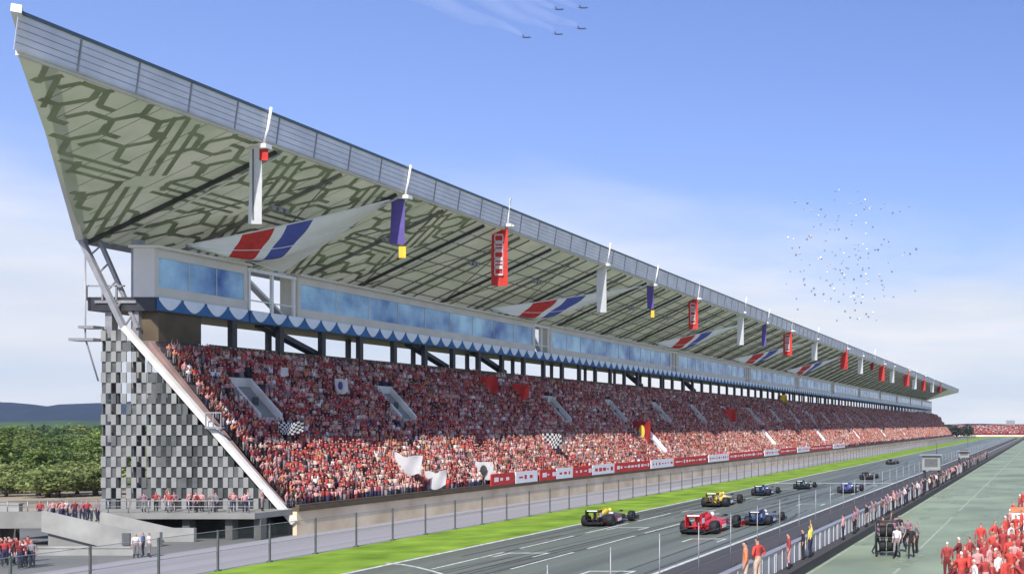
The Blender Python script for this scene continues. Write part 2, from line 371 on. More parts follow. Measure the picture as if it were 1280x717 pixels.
P(mb, 'checkered_screen', [M['screen_light'], M['screen_mid'], M['screen_dark']])
mb = MB()
mb.prism([(-64.2,1.9),(-56.2,1.9),(-57.0,3.0),(-64.2,11.2)], Y0+.30, Y0+.5); P(mb, 'end_wall', M['screen_dark'])
# columns of the near end
def col_part(x0,x1,y0,y1,z0,z1,m,name='column'):
    b = MB(); b.box(x0,x1,y0,y1,z0,z1); return P(b, name, m)
col_part(-69.25,-68.75,Y0+.5,Y0+1.0,0,17.2,M['grey_steel'])
col_part(-67.25,-66.7,Y0+.4,Y0+.95,0,21.6,M['grey_steel'])
for x in (-69.0,-66.2,-63.2,-60.2,-57.2,-55.2): col_part(x-.25,x+.25,Y0-3.2,Y0-2.7,0,1.5,M['dark_concrete'])
# terrace slab at the foot of the end wall, with rail
mb = MB(); mb.box(-72.5,-55.0,71.0,Y0+.55,1.5,1.9); P(mb, 'terrace_slab', M['concrete'])
mb = MB()
for x in np.arange(-72.3,-55.0,1.4): mb.tube([(x,71.15,1.9),(x,71.15,2.75)], .03, 6)
mb.tube([(-72.3,71.15,2.75),(-55.1,71.15,2.75)], .035, 6); mb.tube([(-72.3,71.15,2.35),(-55.1,71.15,2.35)], .025, 6)
P(mb, 'terrace_rail', M['grey_steel'])
mb = MB(); mb.box(-69,-55.2,Y0+.6,Y0+1.0,0,1.5); P(mb, 'undercroft_wall', M['dark_concrete'])
# concourse deck, back wall, columns
mb = MB(); mb.box(-70.2,-65.3,Y0+.15,YB,16.35,17.35); P(mb, 'box_deck', M['dark_steel'])
mb = MB(); mb.box(-69.6,-66.6,Y0+.05,Y0+.15,16.9,17.1); 
for x in (-70.2,-69.0,-68.0): mb.box(x-.06,x+.06,Y0,Y0+.1,17.1,18.2)
mb.box(-70.2,-67.4,Y0,Y0+.1,18.1,18.2)
P(mb, 'end_gantry', M['grey_steel'])
for x0_, z_ in ((-70.2,15.0),(-70.9,14.1)):
    mb = MB(); mb.box(x0_,-69.1,Y0-.6,Y0+.3,z_,z_+.2); P(mb, 'bracket', M['grey_steel'])
mb = MB(); mb.box(-66.9,-65.5,Y0+.7,79.2,row_z(NR)-.5,16.35); P(mb, 'stair_house', M['brown_dark'])
mb = MB(); mb.box(-65.75,-65.35,-.24,.24,row_z(NR)-.65,16.35); cme = mb.mesh('concourse_column', M['dark_steel'])
ys = np.linspace(82.3, YB-1, 98)
for y in ys: link('concourse_column', cme, stand, Vector((0,y,0))-stand.location)
mb = MB(); mb.box(-68.9,-68.6,-.2,.2,row_z(NR)-.7,16.35); cme2 = mb.mesh('rear_column', M['dark_steel'])
for y in np.arange(80, YB, 10.3): link('rear_column', cme2, stand, Vector((0,y,0))-stand.location)
for y_ in (86.0,106,118,160,185):
    mb = MB(); mb.beam((-66.2,y_,16.4), (-66.2,y_+6.5,14.4), .8, .4); P(mb, 'concourse_stair', M['dark_steel'])
mb = MB(); mb.box(-65.6,-65.45,80,YB,row_z(NR)-.6,row_z(NR)-.35); P(mb, 'concourse_parapet', M['brown_dark'])
# hospitality boxes: cream shell with blue window band
boxes = [(Y0+.2, 83.6), (89.2, 130.2), (134.5, 177.5), (181, 221), (225, 265), (269, 309), (313, 353), (357, 397), (401, 441), (445, 485), (489, 529), (533, YB)]
for (a, b) in boxes:
    mb = MB(); x0, x1 = -66.9, -65.35
    mb.box(x0,x1-.25,a,b,17.36,20.95); mb.box(x1-.25,x1,a,b,17.36,18.15); mb.box(x1-.25,x1,a,b,20.3,20.95)
    mb.box(x1-.25,x1,a,a+.35,18.15,20.3); mb.box(x1-.25,x1,b-.35,b,18.15,20.3)
    mb.box(x0-.3,x1+.35,a-.1,b+.1,20.95,21.15)
    o = P(mb, 'hospitality_box', M['cream'])
    g = MB(); g.box(x1-.247,x1-.08,a+.35,b-.35,18.15,20.3); n = max(3, int((b-a)/4.3))
    for k in range(1, n): y = a+.45+(b-a-.9)*k/n; g.box(x1-.085,x1-.03,y-.025,y+.025,18.15,20.3,1)
    P(g, 'window', [M['box_glass'],M['cream']], o)
# white gates between the boxes
for (a, b) in ((83.6,89.2),(130.2,134.5),(177.5,181),(221,225),(265,269)):
    mb = MB()
    for y in (a+.3,(a+b)/2,b-.3): mb.box(-65.6,-65.4,y-.1,y+.1,17.36,20.6)
    mb.box(-65.62,-65.38,a+.1,b-.1,20.6,20.85); mb.box(-65.56,-65.44,a+.1,b-.1,18.2,18.3)
    mb.beam((-66.4,a+.6,20.4), (-66.4,b-.6,17.5), .6, .2)
    P(mb, 'gate_frame', M['white'])
# roof: rear edge / front edge
RX0, RZ0, RX1, RZ1 = -70.2, 21.5, -55.95, 28.35
def roof_pt(v, y, dz=0): return (RX0+(RX1-RX0)*v, y, RZ0+(RZ1-RZ0)*v+dz)
def y_near(v): return Y0-.2-(Y0-.2-55.5)*v
def y_far(v): return YB+4+(YR-YB-4)*v
mb = MB(); NV = 8; ysr = np.linspace(0,1,60)
def skin(dz, mi):
    vs = []; n = len(ysr)
    for j in range(NV+1):
        v = j/NV
        for t in ysr: vs.append(roof_pt(v, y_near(v)+(y_far(v)-y_near(v))*t, dz))
    mb.add(vs, [(j*n+i, j*n+i+1, (j+1)*n+i+1, (j+1)*n+i) for j in range(NV) for i in range(n-1)], mi, False)
skin(0, 0); roof = P(mb, 'roof', [M['roof_skin']])
# roof edges
mb = MB(); a = Vector(roof_pt(0,y_near(0))); b = Vector(roof_pt(1,y_near(1)))
mb.beam(a+Vector((-.1,-.12,.1)), Vector((-55.72,55.3,30.5)), .42, .5); P(mb, 'edge_beam', M['white'], roof)
mb = MB(); mb.beam(Vector(roof_pt(0,y_far(0)))+Vector((0,.1,.1)), Vector((-55.72,YR+.1,30.3)), .4, .5); P(mb, 'edge_beam', M['white'], roof)
mb = MB(); mb.beam(roof_pt(0,y_near(0),-.1), roof_pt(0,y_far(0),-.1), .35, .45); P(mb, 'rear_beam', M['grey_steel'], roof)
# glazed fascia along the front edge
mb = MB(); fy0, fy1 = 55.4, YR
mb.hexa([(RX1,fy0,RZ1-.05),(RX1,fy1,RZ1-.05),(-55.70,fy1,30.25),(-55.70,fy0,30.25)], [(RX1-.03,fy0,RZ1-.05),(RX1-.03,fy1,RZ1-.05),(-55.73,fy1,30.25),(-55.73,fy0,30.25)], 0)
for y in np.arange(59, YR, 3.8): mb.beam((RX1+.03,y,RZ1), (-55.67,y,30.2), .07, .07, 1)
for t in (.2,.4,.6,.8): mb.beam((RX1+.03+.25*t,fy0,RZ1+1.9*t), (RX1+.03+.25*t,fy1,RZ1+1.9*t), .03, .03, 1)
P(mb, 'fascia', [M['fascia'], M['grey_steel']], roof)
mb = MB(); mb.box(-55.86,-55.6,fy0,fy1,30.25,30.43); P(mb, 'fascia_cap', M['fascia_edge'], roof)
mb = MB(); mb.box(RX1-.32,RX1-.10,fy0+.4,fy1,RZ1-.22,RZ1+.12); P(mb, 'gutter', M['cream'], roof)
# transverse ribs under the roof
for k, y in enumerate(np.arange(Y0+.1, YB, 13.8)):
    mb = MB()
    mb.beam(roof_pt(.0,y,-.22), roof_pt(.97,y,-.22), .17, .26)
    mb.tube([roof_pt(.05,y+1.0,-.42), roof_pt(.97,y+.5,-.30)], .07, 6, 1)
    P(mb, 'rib', [M['rib'], M['white']], roof)
pur = mat('purlin', (.20,.205,.175), .7, .2, 1)
mb = MB()
for y in np.arange(60, 101, 1.725):
    for v0 in np.linspace(.02,.97,12)[:-1]:
        if y > y_near(v0)+.5: mb.beam(roof_pt(v0,y,-.008), roof_pt(v0+.0864,y,-.008), .035, .012)
for y in np.arange(101, YB, 3.45): mb.beam(roof_pt(.02,y,-.10), roof_pt(.97,y,-.10), .09, .12)
for y in np.arange(Y0+.1+6.9, YB, 13.8): mb.beam(roof_pt(.0,y,-.18), roof_pt(.97,y,-.18), .16, .26)
for v in (.12,.24,.36,.48,.60,.72,.84): mb.beam(roof_pt(v,101,-.07), roof_pt(v,y_far(v)-1,-.07), .08, .08)
for y in np.arange(Y0+.1, YB-14, 13.8):
    mb.tube([roof_pt(.1,y,-.34), roof_pt(.9,y+6.9,-.30)], .05, 6); mb.tube([roof_pt(.1,y+13.8,-.34), roof_pt(.9,y+6.9,-.30)], .05, 6)
P(mb, 'lattice', pur, roof)
for y in np.arange(Y0+7, 330, 13.8):      # floodlight clusters at mid slope
    mb = MB(); c = Vector(roof_pt(.62,y,-.4)); mb.beam(c+Vector((0,-.9,0)), c+Vector((0,.9,0)), .1, .1)
    for q in (-.7,0,.7): mb.box(c.x-.18,c.x+.18,c.y+q-.2,c.y+q+.2,c.z-.34,c.z-.06)
    P(mb, 'floodlight', M['grey_steel'], roof)
# tracery: dark lattice strokes on the soffit (hexagonal key pattern)
SL = math.hypot(RX1-RX0, RZ1-RZ0)
def uv(u, s): return (RX0+(RX1-RX0)*s/SL, u, RZ0+(RZ1-RZ0)*s/SL)
mb = MB()
def stroke(u0, s0, u1, s1, wd=.26):
    # clip to the soffit
    n = 10; pts = []
    for i in range(n+1):
        t = i/n; u = u0+(u1-u0)*t; s = s0+(s1-s0)*t
        pts.append((u,s, .15 < s < SL-.3 and u > y_near(s/SL)+.35 and u < 101))
    run = [p for p in pts if p[2]]
    if len(run) < 2: return
    (ua,sa,_), (ub,sb,_) = run[0], run[-1]
    d = math.hypot(ub-ua, sb-sa)
    if d < .15: return
    nx, ns = -(sb-sa)/d*wd/2, (ub-ua)/d*wd/2
    q = []
    for (u,s) in ((ua+nx,sa+ns),(ua-nx,sa-ns),(ub-nx,sb-ns),(ub+nx,sb+ns)): q.append(Vector(uv(u,s)))
    k = Vector((0,0,-.03-.012*random.random())); mb.hexa([p+k for p in q], [p+k+Vector((0,0,.026)) for p in q], 0)
r3 = math.sqrt(3)/2
def band(u0,s0,u1,s1):
    d = math.hypot(u1-u0,s1-s0); nx, ns = -(s1-s0)/d, (u1-u0)/d
    for k in (-.75,0,.75): stroke(u0+nx*k,s0+ns*k,u1+nx*k,s1+ns*k,.28)
PU = 9.6      # lattice pitch
for i in range(-2, 5):
    uc = 62+i*PU
    # lengthwise band between crossings, then the slanting bands
    for base in (SL*.5,):
        band(uc+1.2, base, uc+PU-1.2, base)
    band(uc-.5, base+.9, uc-.5-.5*SL*.55, base+r3*SL*.6); band(uc-.5, base-.9, uc-.5+.5*SL*.55, base-r3*SL*.6)
    for sg in (1,-1):
        for (ou, os_) in ((3.0,2.1),(6.4,2.9),(4.6,5.0),(1.2,4.8),(7.4,6.2),(3.2,7.2)):
            cu, cs = uc+ou-sg*.5*os_, base+sg*os_
            ang = (0 if (int(ou*10)+i) % 2 else math.pi/3)*sg
            # three-armed key: each arm ends in a short return
            for a_ in range(3):
                th = ang+a_*2*math.pi/3; l = 1.6
                e_u, e_s = cu+math.cos(th)*l, cs+math.sin(th)*l
                stroke(cu,cs,e_u,e_s,.36)
                t2 = th+math.pi/3; stroke(e_u,e_s,e_u+math.cos(t2)*1.0,e_s+math.sin(t2)*1.2,.36)
P(mb, 'lattice', M['tracery'], roof)
# stay cable and bracket at the near corner
mb = MB(); mb.tube([(-69.95,Y0-.3,21.3),(-69.95,Y0-.3,14.3),(-69.0,Y0-.3,11.2)], .05, 6); P(mb, 'stay_cable', M['grey_steel'])
# openings (vomitories) in the upper tier, light concrete
vom = [80.1, 97.4] + [129.5+17.2*k for k in range(26)]
VR0, VR1 = 14, 20           # rows they interrupt
low_vom = [152.6, 214, 262, 310, 360, 410]
for (ylist, r0, r1, hw, mm) in ((vom, VR0, VR1, 1.1, 'concrete'), (low_vom, 4, 10, 1.1, 'white')):
    for y in ylist:
        if y > 430: continue
        mb = MB(); xa, xb = row_x(r0)+.15, row_x(r1)-.1; za, zb = row_z(r0)-.1, row_z(r1)-.1
        for sy in (-1,1):
            yy = y+sy*hw; t = .14
            mb.hexa([(xa,yy-t,za-.4),(xa,yy+t,za-.4),(xb,yy+t,zb-.4),(xb,yy-t,zb-.4)], [(xa,yy-t,za+.8),(xa,yy+t,za+.8),(xb,yy+t,zb+.8),(xb,yy-t,zb+.8)], 0)
        mb.box(xb-.2,xb,y-hw-.14,y+hw+.14,zb-.5,zb+.85,0)
        mb.hexa([(xa,y-hw,za-.1),(xa,y+hw,za-.1),(xb,y+hw,zb-.1),(xb,y-hw,zb-.1)], [(xa,y-hw,za+.15),(xa,y+hw,za+.15),(xb,y+hw,zb+.15),(xb,y-hw,zb+.15)], 1)
        mb.box(xa-.1,xa+.08,y-hw-.14,y+hw+.14,za-.4,za+.5,0)
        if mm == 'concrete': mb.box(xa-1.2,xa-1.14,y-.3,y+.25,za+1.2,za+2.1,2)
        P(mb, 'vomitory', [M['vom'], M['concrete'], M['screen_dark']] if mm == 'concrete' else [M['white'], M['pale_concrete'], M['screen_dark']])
# small steel landing on the raking beam
mb = MB(); mb.box(-60.9,-59.7,Y0-.75,Y0-.45,7.75,7.9)
for x in (-60.85,-60.3,-59.75): mb.box(x-.03,x+.03,Y0-.75,Y0-.69,7.9,8.9)
mb.box(-60.9,-59.7,Y0-.76,Y0-.68,8.85,8.95); P(mb, 'beam_landing', M['grey_steel'])

# swags hanging below each box
def swag(a, b, nsw):
    mb = MB(); x = -65.26; top, step_ = 17.4, (b-a)/nsw
    mb.box(x-.03,x,a,b,16.42,17.38,0)
    for k in range(nsw):
        y0 = a+k*step_+step_*.06; y1 = a+(k+1)*step_-step_*.06; n = 9; vs = []; 
        for i in range(n+1):
            t = i/n; y = y0+(y1-y0)*t; d = .18+.72*math.sin(math.pi*t); bul = .10*math.sin(math.pi*t)
            vs += [(x+.02,y,top),(x+.06+bul,y,top-d*.5),(x+.03,y,top-d)]
        mb.add(vs, [f for i in range(n) for f in ((i*3,i*3+1,i*3+4,i*3+3),(i*3+1,i*3+2,i*3+5,i*3+4))], 1, True)
    return mb
where = ['below the first box by the end wall', 'below the long second box', 'below the third box, past the second fabric sail', 'below the fourth box']
for k, (a, b) in enumerate(zip([Y0+.3,89.2-5.4,134.5-4.2,181-3.4], [83.6,130.2,177.5,221])):
    o = swag(a, b, max(4, int((b-a)/2.0))).build('bunting', [M['swag_blue'], M['swag_white']])
    tag(o, 'blue and white scalloped bunting hung '+where[k], 'bunting', 'bunting under the boxes')
o = swag(221, YB, 150).build('bunting', [M['swag_blue'], M['swag_white']])
tag(o, 'long run of blue and white scalloped bunting at the far end of the boxes', 'bunting', 'bunting under the boxes')

# ------------------------------------------------------------------ banners from the roof edge
# a white outrigger and a long cloth
ban = [(319,'white',185,280,18,'white'),(497,'violet',248,305,19,'violet'),(624.5,'red',283,357,22,'red'),(752,'white',332,390,13,'white'),(813,'violet',357,386,9,'violet'),
       (866.5,'red',374,411,13,'red'),(925.5,'white',391,431,9,'white'),(955,'violet',404,432,6,'violet'),(984.5,'red',414,444,12,'red'),(1018,'white',424,450,8,'white'),
       (1055,'red',436,461,10,'red'),(1075.5,'white',445,467,7,'white'),(1090,'dark red',447,462,5,'dark_red'),(1102,'red',455,476,8,'red'),(1115,'white',458,478,6,'white'),
       (1133,'red',463,482,8,'red'),(1143,'white',465,486,6,'white'),(1154,'red',470,488,6,'red'),(1165,'white',474,490,5,'white'),(1174,'dark red',477,490,6,'dark_red')]
near = ['closest to the end wall, above the first fabric sail','hanging at the tip of the first fabric sail','with white lettering, between the first two fabric sails','narrow, hanging over the tip of the second fabric sail',
        'just past the second fabric sail','over the third fabric sail','seventh along the roof edge from the near end','eighth along the roof edge from the near end','ninth along the roof edge from the near end',
        'tenth along the roof edge from the near end','eleventh along the roof edge from the near end','twelfth along the roof edge from the near end','between two pale ones towards the far end','fourteenth along the roof edge',
        'fifteenth along the roof edge','fifth from the far end of the roof edge','fourth from the far end of the roof edge','third from the far end of the roof edge','last but one at the far end of the roof edge','last one at the far tip of the roof edge']
FX_B = -56.6
for k, (px, cname, t, b, wpx, key) in enumerate(ban):
    Y = yat(px, FX_B); zt = H+(VY-t)*Y/F; zb = H+(VY-b)*Y/F; wd = wpx*Y/F*.92
    e = empty('roof_banner', (FX_B, Y, zt), f'{cname} hanging roof banner {near[k]}', 'banner', 'banners along the roof edge')
    mb = MB(); vs = []; n = 10
    for i in range(n+1):
        s = i/n; z = -(zt-zb)*s; y = .05*math.sin(s*5+k)
        for j in range(4): vs.append((wd*(j/3-.5), y+.05*math.sin(j*1.5+s*3+k), z))
    mb.add(vs, [(i*4+j,i*4+j+1,(i+1)*4+j+1,(i+1)*4+j) for i in range(n) for j in range(3)], 0, True)
    mb.build('cloth', [M[key+'_cloth']], e)
    if key == 'red' and k < 9:      # pale characters running down the cloth
        g = MB(); hgt = (zt-zb); cs = wd*.5
        r_ = random.Random(k)
        for q in range(5):
            zc = -hgt*(.2+.14*q); s_ = hgt*.055
            for (ax,az,bx,bz) in ((-1,1,1,1),(-1,-1,1,-1),(-1,1,-1,-1),(1,1,1,-1),(-1,0,1,0))[:5 if q % 2 else 4]:
                g.beam((ax*cs*.5,-.13,zc+az*s_), (bx*cs*.5,-.13,zc+bz*s_), .02, cs*.22)
        g.build('lettering', M['white_cloth'], e)
    if key == 'white' and k == 0:
        g = MB(); g.box(-wd*.12,-wd*.02,-.12,-.11,-(zt-zb)*.95,-.1); g.build('stripe', M['screen_mid'], e)
    mb = MB()
    mb.tube([(-wd*.7,0,.05),(wd*.9,0,.05)], .09, 8)
    mb.tube([(wd*.5,0,.05),(.9,0,1.3),(1.15,0,2.9)], .09, 8); mb.tube([(-.2,0,.05),(-.5,0,1.2)], .06, 6)
    mb.box(wd*.5,wd*.5+.5,-.3,.3,-.05,.25)
    mb.build('bracket', M['white'], e)
    if key == 'violet' and k < 6:
        mb = MB(); mb.box(wd*.1,wd*.6,-.03,0,-(zt-zb)-1.2,-(zt-zb)-.2); mb.build('pennant', M['yellow_cloth'], e)
    if k == 0:
        mb = MB(); mb.box(wd*.35,wd*1.0,-.05,-.02,-.9,-.1); mb.build('pennant', M['red_cloth'], e)

# ------------------------------------------------------------------ fabric sails between box roof and roof edge
sails = [(78.4,88.0,87.9),(121.0,131.0,142.5),(172,181,193),(214,224,240),(258,268,286)]
names = ['largest, closest to the end wall','second from the near end','third from the near end','fourth from the near end','farthest one of all']
for k, (yl, yb, ya) in enumerate(sails):
    Lp = Vector((-66.0,yl,21.8)); A = Vector((-56.55,ya,27.6)); B = Vector((-65.7,yb,21.35))
    e = empty('fabric_sail', Lp, f'white fabric sail with red and blue bands, {names[k]}', 'sail', 'fabric sails under the roof')
    def pt(wv, r_):
        p = (A-Lp)*(1-r_)+(B-Lp)*r_
        q = p*wv; q.z -= 1.5*math.sin(math.pi*min(wv,1))*math.sin(math.pi*r_)*.9+.16*math.sin(r_*15)*wv*(1-wv)*3+.25*wv; q.y += .12*math.sin(wv*14)*math.sin(math.pi*r_)
        # edges scooped inwards
        q += (-(B-A).normalized()*(r_-.5)*-1.4*math.sin(math.pi*wv))*-.5
        return q
    def strip(w0, w1, name, m):
        mb = MB(); nw, nr = max(2,int((w1-w0)*24)), 20; vs = [pt(w0+(w1-w0)*i/nw, j/nr) for i in range(nw+1) for j in range(nr+1)]
        vs2 = [p+Vector((0,0,-.02)) for p in vs]
        mb.add(vs, [(i*(nr+1)+j,(i+1)*(nr+1)+j,(i+1)*(nr+1)+j+1,i*(nr+1)+j+1) for i in range(nw) for j in range(nr)], 0, True)
        return mb.build(name, m, e)
    strip(0,.27,'membrane',M['sail_white']); strip(.27,.43,'red_band',M['red_cloth']); strip(.43,.49,'membrane',M['sail_white']); strip(.49,.62,'blue_band',M['blue_cloth']); strip(.62,1.0,'membrane',M['sail_white'])
    for r_ in (0,.34,.67,1):
        mb = MB(); mb.tube([pt(.0,r_)+Vector((0,0,-.06)) if r_ < 0 else pt(w_,r_)+Vector((0,0,-.07)) for w_ in np.linspace(.02,1,14)], .055 if r_ in (0,1) else .035, 6); mb.build('cable', M['sail_white'], e)
    mb = MB(); mb.tube([Vector((0,1.2,-.8)), (B-Lp)*.5+Vector((0,0,-.9)), B-Lp+Vector((.2,0,-.4))], .07, 6); mb.build('strut', M['white'], e)
    mb = MB(); mb.tube([pt(.02,0)+Vector((0,0,-.4)), pt(.0,0)], .08, 6); mb.tube([B-Lp+Vector((0,0,-.6)), B-Lp], .08, 6); mb.build('mast', M['grey_steel'], e)

# ------------------------------------------------------------------ advert boards on the front rail
edges = [(614,643,'red'),(645,672,'white'),(675,695,'red'),(696,716,'white'),(717,740,'red'),(741,768,'white'),(769,812,'red'),(814,842,'white'),(843,884,'red'),(886,911,'white'),(912,954,'red'),(956,974,'white'),(976,995,'red'),(997,1012,'white'),(1014,1040,'red'),(1042,1056,'white')]
for k, (a, b, cn_) in enumerate(edges):
    ya_, yb_ = yat(a,-54.5), yat(b,-54.5); mb = MB()
    mb.box(-54.60,-54.50,ya_,yb_,2.03,3.2,0)
    n = int((yb_-ya_)/1.1); r_ = random.Random(k)
    for q in range(n):      # row of worn, unreadable smudges
        y = ya_+.6+q*1.1
        if y+.6 < yb_: h_ = r_.uniform(.12,.5); mb.box(-54.5,-54.49,y,y+r_.uniform(.3,.9),2.62-h_/2,2.62+h_/2,1)
    o = mb.build('advert_board', [M['red_cloth'] if cn_ == 'red' else M['white'], M['white'] if cn_ == 'red' else M['red_cloth']])
    tag(o, f'{cn_} advert board on the front rail, {["first","second","third","fourth","fifth","sixth","seventh","eighth"][k//2]} {cn_} one from the near end', 'advert board', 'advert boards on the front rail')

# ------------------------------------------------------------------ people
def human(name, J, R, E, finger=True, subd=1):
    """one continuous body grown over a joint skeleton; faces are assigned to top / trousers / skin / hair / shoes"""
    keys = list(J); idx = {k:i for i,k in enumerate(keys)}
    me = bpy.data.meshes.new(name+'_cage'); me.from_pydata([J[k] for k in keys], [(idx[a],idx[b]) for a,b in E], [])
    o = bpy.data.objects.new(name+'_cage', me); COL.objects.link(o)
    sk = o.modifiers.new('skin','SKIN'); sk.use_smooth_shade = True
    for k in keys:
        d = me.skin_vertices[0].data[idx[k]]; r = R[k]; d.radius = r if isinstance(r, tuple) else (r,r); d.use_root = (k == 'pelvis')
    s = o.modifiers.new('sub','SUBSURF'); s.levels = subd; s.render_levels = subd
    dg = bpy.context.evaluated_depsgraph_get(); dg.update()
    out = bpy.data.meshes.new_from_object(o.evaluated_get(dg)); out.name = name
    bpy.data.objects.remove(o)
    reg = {'head':2,'headtop':2,'neck':2,'nose':2}
    segs = [(Vector(J[a]),Vector(J[b]),a,b) for a,b in E]
    def region(p):
        best = None
        for A,B,a,b in segs:
            d = B-A; t = max(0,min(1,(p-A).dot(d)/max(d.length_squared,1e-9))); q = (p-(A+d*t)).length
            if best is None or q < best[0]: best = (q,a,b,t)
        _,a,b,t = best; n = a if t < .5 else b
        if n in ('head','headtop','nose'):
            hp = Vector(J['head']); ht = Vector(J['headtop']); up = (ht-hp).normalized(); rel = p-hp
            if rel.dot(up) > .045 or (rel.dot(up) > -.04 and rel.y < -.02): return 3
            return 2
        if n == 'neck': return 2
        if n.startswith('hand') or n.startswith('wrist'): return 2
        if n.startswith('ankle') or n.startswith('toe'): return 4
        if n.startswith('knee') or n.startswith('hip') or n == 'pelvis': return 1
        return 0
    bm = bmesh.new(); bm.from_mesh(out)
    for f in bm.faces: f.material_index = region(f.calc_center_median()); f.smooth = True
    if finger:
        for s_ in 'lr':
            W, Hd = Vector(J['wrist_'+s_]), Vector(J['hand_'+s_]); d = (Hd-W).normalized()
            side = d.cross(Vector((0,0,1)))
            side = Vector((1,0,0)) if side.length < .2 else side.normalized()
            nrm = d.cross(side).normalized()
            for q in range(5):
                if q < 4: base = Hd+side*(q-1.5)*.021-d*.01; tip = base+d*(.075,.088,.082,.06)[q]+nrm*.02; r0 = .0095
                else: base = Hd-d*.05+side*.035; tip = base+d*.045+side*.035; r0 = .011
                mid = base.lerp(tip,.55)-nrm*.008; ring = []
                for (c,r_) in ((base,r0),(mid,r0*.9),(tip,r0*.65)):
                    ring.append([bm.verts.new(c+side*r_*a+nrm*r_*b_) for a,b_ in ((1,0),(0,1),(-1,0),(0,-1))])
                for i in range(2):
                    for k in range(4):
                        f = bm.faces.new((ring[i][k],ring[i][(k+1)%4],ring[i+1][(k+1)%4],ring[i+1][k])); f.material_index = 2; f.smooth = True
                bm.faces.new(ring[2]).material_index = 2
    bm.to_mesh(out); bm.free(); return out
E_H = [('pelvis','chest'),('chest','neckbase'),('neckbase','neck'),('neck','head'),('head','headtop'),('head','nose'),
       *[(a+s,b+s) for s in ('_l','_r') for a,b in (('sho','elb'),('elb','wrist'),('wrist','hand'),('hip','knee'),('knee','ankle'),('ankle','toe'))],
       *[('chest','sho'+s) for s in ('_l','_r')], *[('pelvis','hip'+s) for s in ('_l','_r')]]
R_H = dict(pelvis=(.135,.105), chest=(.155,.115), neckbase=(.075,.07), neck=.052, head=(.078,.092), headtop=(.06,.07), nose=.016)
for s in ('_l','_r'): R_H.update({'sho'+s:.068,'elb'+s:.046,'wrist'+s:.032,'hand'+s:(.042,.022),'hip'+s:.095,'knee'+s:.062,'ankle'+s:.042,'toe'+s:.036})
def pose(kind):
    J = dict(pelvis=(0,0,.93), chest=(0,.005,1.24), neckbase=(0,-.005,1.44), neck=(0,.005,1.51), head=(0,.02,1.60), headtop=(0,.015,1.68), nose=(0,.115,1.595))
    for s,k in (('_l',1),('_r',-1)):
        J.update({'sho'+s:(k*.175,0,1.40),'elb'+s:(k*.225,-.02,1.13),'wrist'+s:(k*.235,.06,.90),'hand'+s:(k*.235,.085,.82),
                  'hip'+s:(k*.09,0,.88),'knee'+s:(k*.10,.025,.50),'ankle'+s:(k*.105,-.02,.08),'toe'+s:(k*.115,.13,.04)})
    def arm(s, k, mode):
        if mode == 'up': J.update({'elb'+s:(k*.25,.06,1.60),'wrist'+s:(k*.20,.08,1.83),'hand'+s:(k*.19,.08,1.91)})
        if mode == 'fwd': J.update({'elb'+s:(k*.22,.17,1.19),'wrist'+s:(k*.19,.40,1.12),'hand'+s:(k*.185,.48,1.11)})
        if mode == 'hip': J.update({'elb'+s:(k*.34,-.06,1.17),'wrist'+s:(k*.20,.03,1.0),'hand'+s:(k*.15,.08,.98)})
        if mode == 'clap': J.update({'elb'+s:(k*.22,.12,1.17),'wrist'+s:(k*.08,.27,1.32),'hand'+s:(k*.04,.29,1.40)})
    if kind == 'cheer': arm('_l',1,'up'); arm('_r',-1,'up')
    if kind == 'wave': arm('_l',1,'up')
    if kind == 'clap': arm('_l',1,'clap'); arm('_r',-1,'clap')
    if kind == 'hip': arm('_l',1,'hip'); arm('_r',-1,'hip')
    if kind == 'push':
        arm('_l',1,'fwd'); arm('_r',-1,'fwd'); J['knee_l'] = (.1,.16,.52); J['ankle_l'] = (.1,.14,.08); J['toe_l'] = (.11,.29,.04)
        J['ankle_r'] = (-.1,-.25,.13); J['toe_r'] = (-.11,-.12,.05); J['knee_r'] = (-.1,-.04,.5)
    if kind == 'walk':
        J['knee_l'] = (.09,.17,.53); J['ankle_l'] = (.09,.24,.10); J['toe_l'] = (.10,.38,.08); J['knee_r'] = (-.09,-.03,.49); J['ankle_r'] = (-.09,-.28,.14); J['toe_r'] = (-.10,-.16,.05)
        J['elb_l'] = (.23,-.12,1.15); J['wrist_l'] = (.23,-.06,.93); J['hand_l'] = (.23,-.02,.86); J['elb_r'] = (-.23,.06,1.13); J['wrist_r'] = (-.22,.24,.97); J['hand_r'] = (-.215,.30,.91)
    if kind == 'crouch':
        for k in ('pelvis','hip_l','hip_r'): x,y,z = J[k]; J[k] = (x,y-.18,z-.42)
        for k in ('chest','neckbase','neck','head','headtop','nose','sho_l','sho_r'): x,y,z = J[k]; J[k] = (x,y+.10*(z-1.0)-.05,z-.44)
        for s,k in (('_l',1),('_r',-1)):
            J['knee'+s] = (k*.15,.26,.50); J['elb'+s] = (k*.22,.12,.78); J['wrist'+s] = (k*.16,.36,.68); J['hand'+s] = (k*.15,.44,.65)
    return J
POSES = {k: human('person_'+k, pose(k), R_H, E_H) for k in ('stand','cheer','wave','clap','hip','push','walk','crouch')}
_pm = {}
def person_mesh(kind, top, legs, skin='skin', hair='hair', shoes='black'):
    key = (kind,top,legs,skin,hair)
    if key not in _pm:
        m = POSES[kind].copy()
        for k in ('cloth_'+top,'cloth_'+legs,skin,hair if hair in M else 'cloth_'+hair,'cloth_'+shoes): m.materials.append(M[k])
        _pm[key] = m
    return _pm[key]
def person(kind, top, legs, loc, rz, label, group=None, sc=1.0, skin='skin', hair='hair'):
    o = link('person', person_mesh(kind,top,legs,skin,hair), None, loc); o.rotation_euler.z = rz; o.scale = (sc,sc,sc)
    return tag(o, label, 'person', group)
WORD = {'dark_red':'dark red','bright_red':'bright red'}
PTOP = ['red','dark_red','bright_red','pink','white','cream','orange','black','grey','brown','blue','mauve']
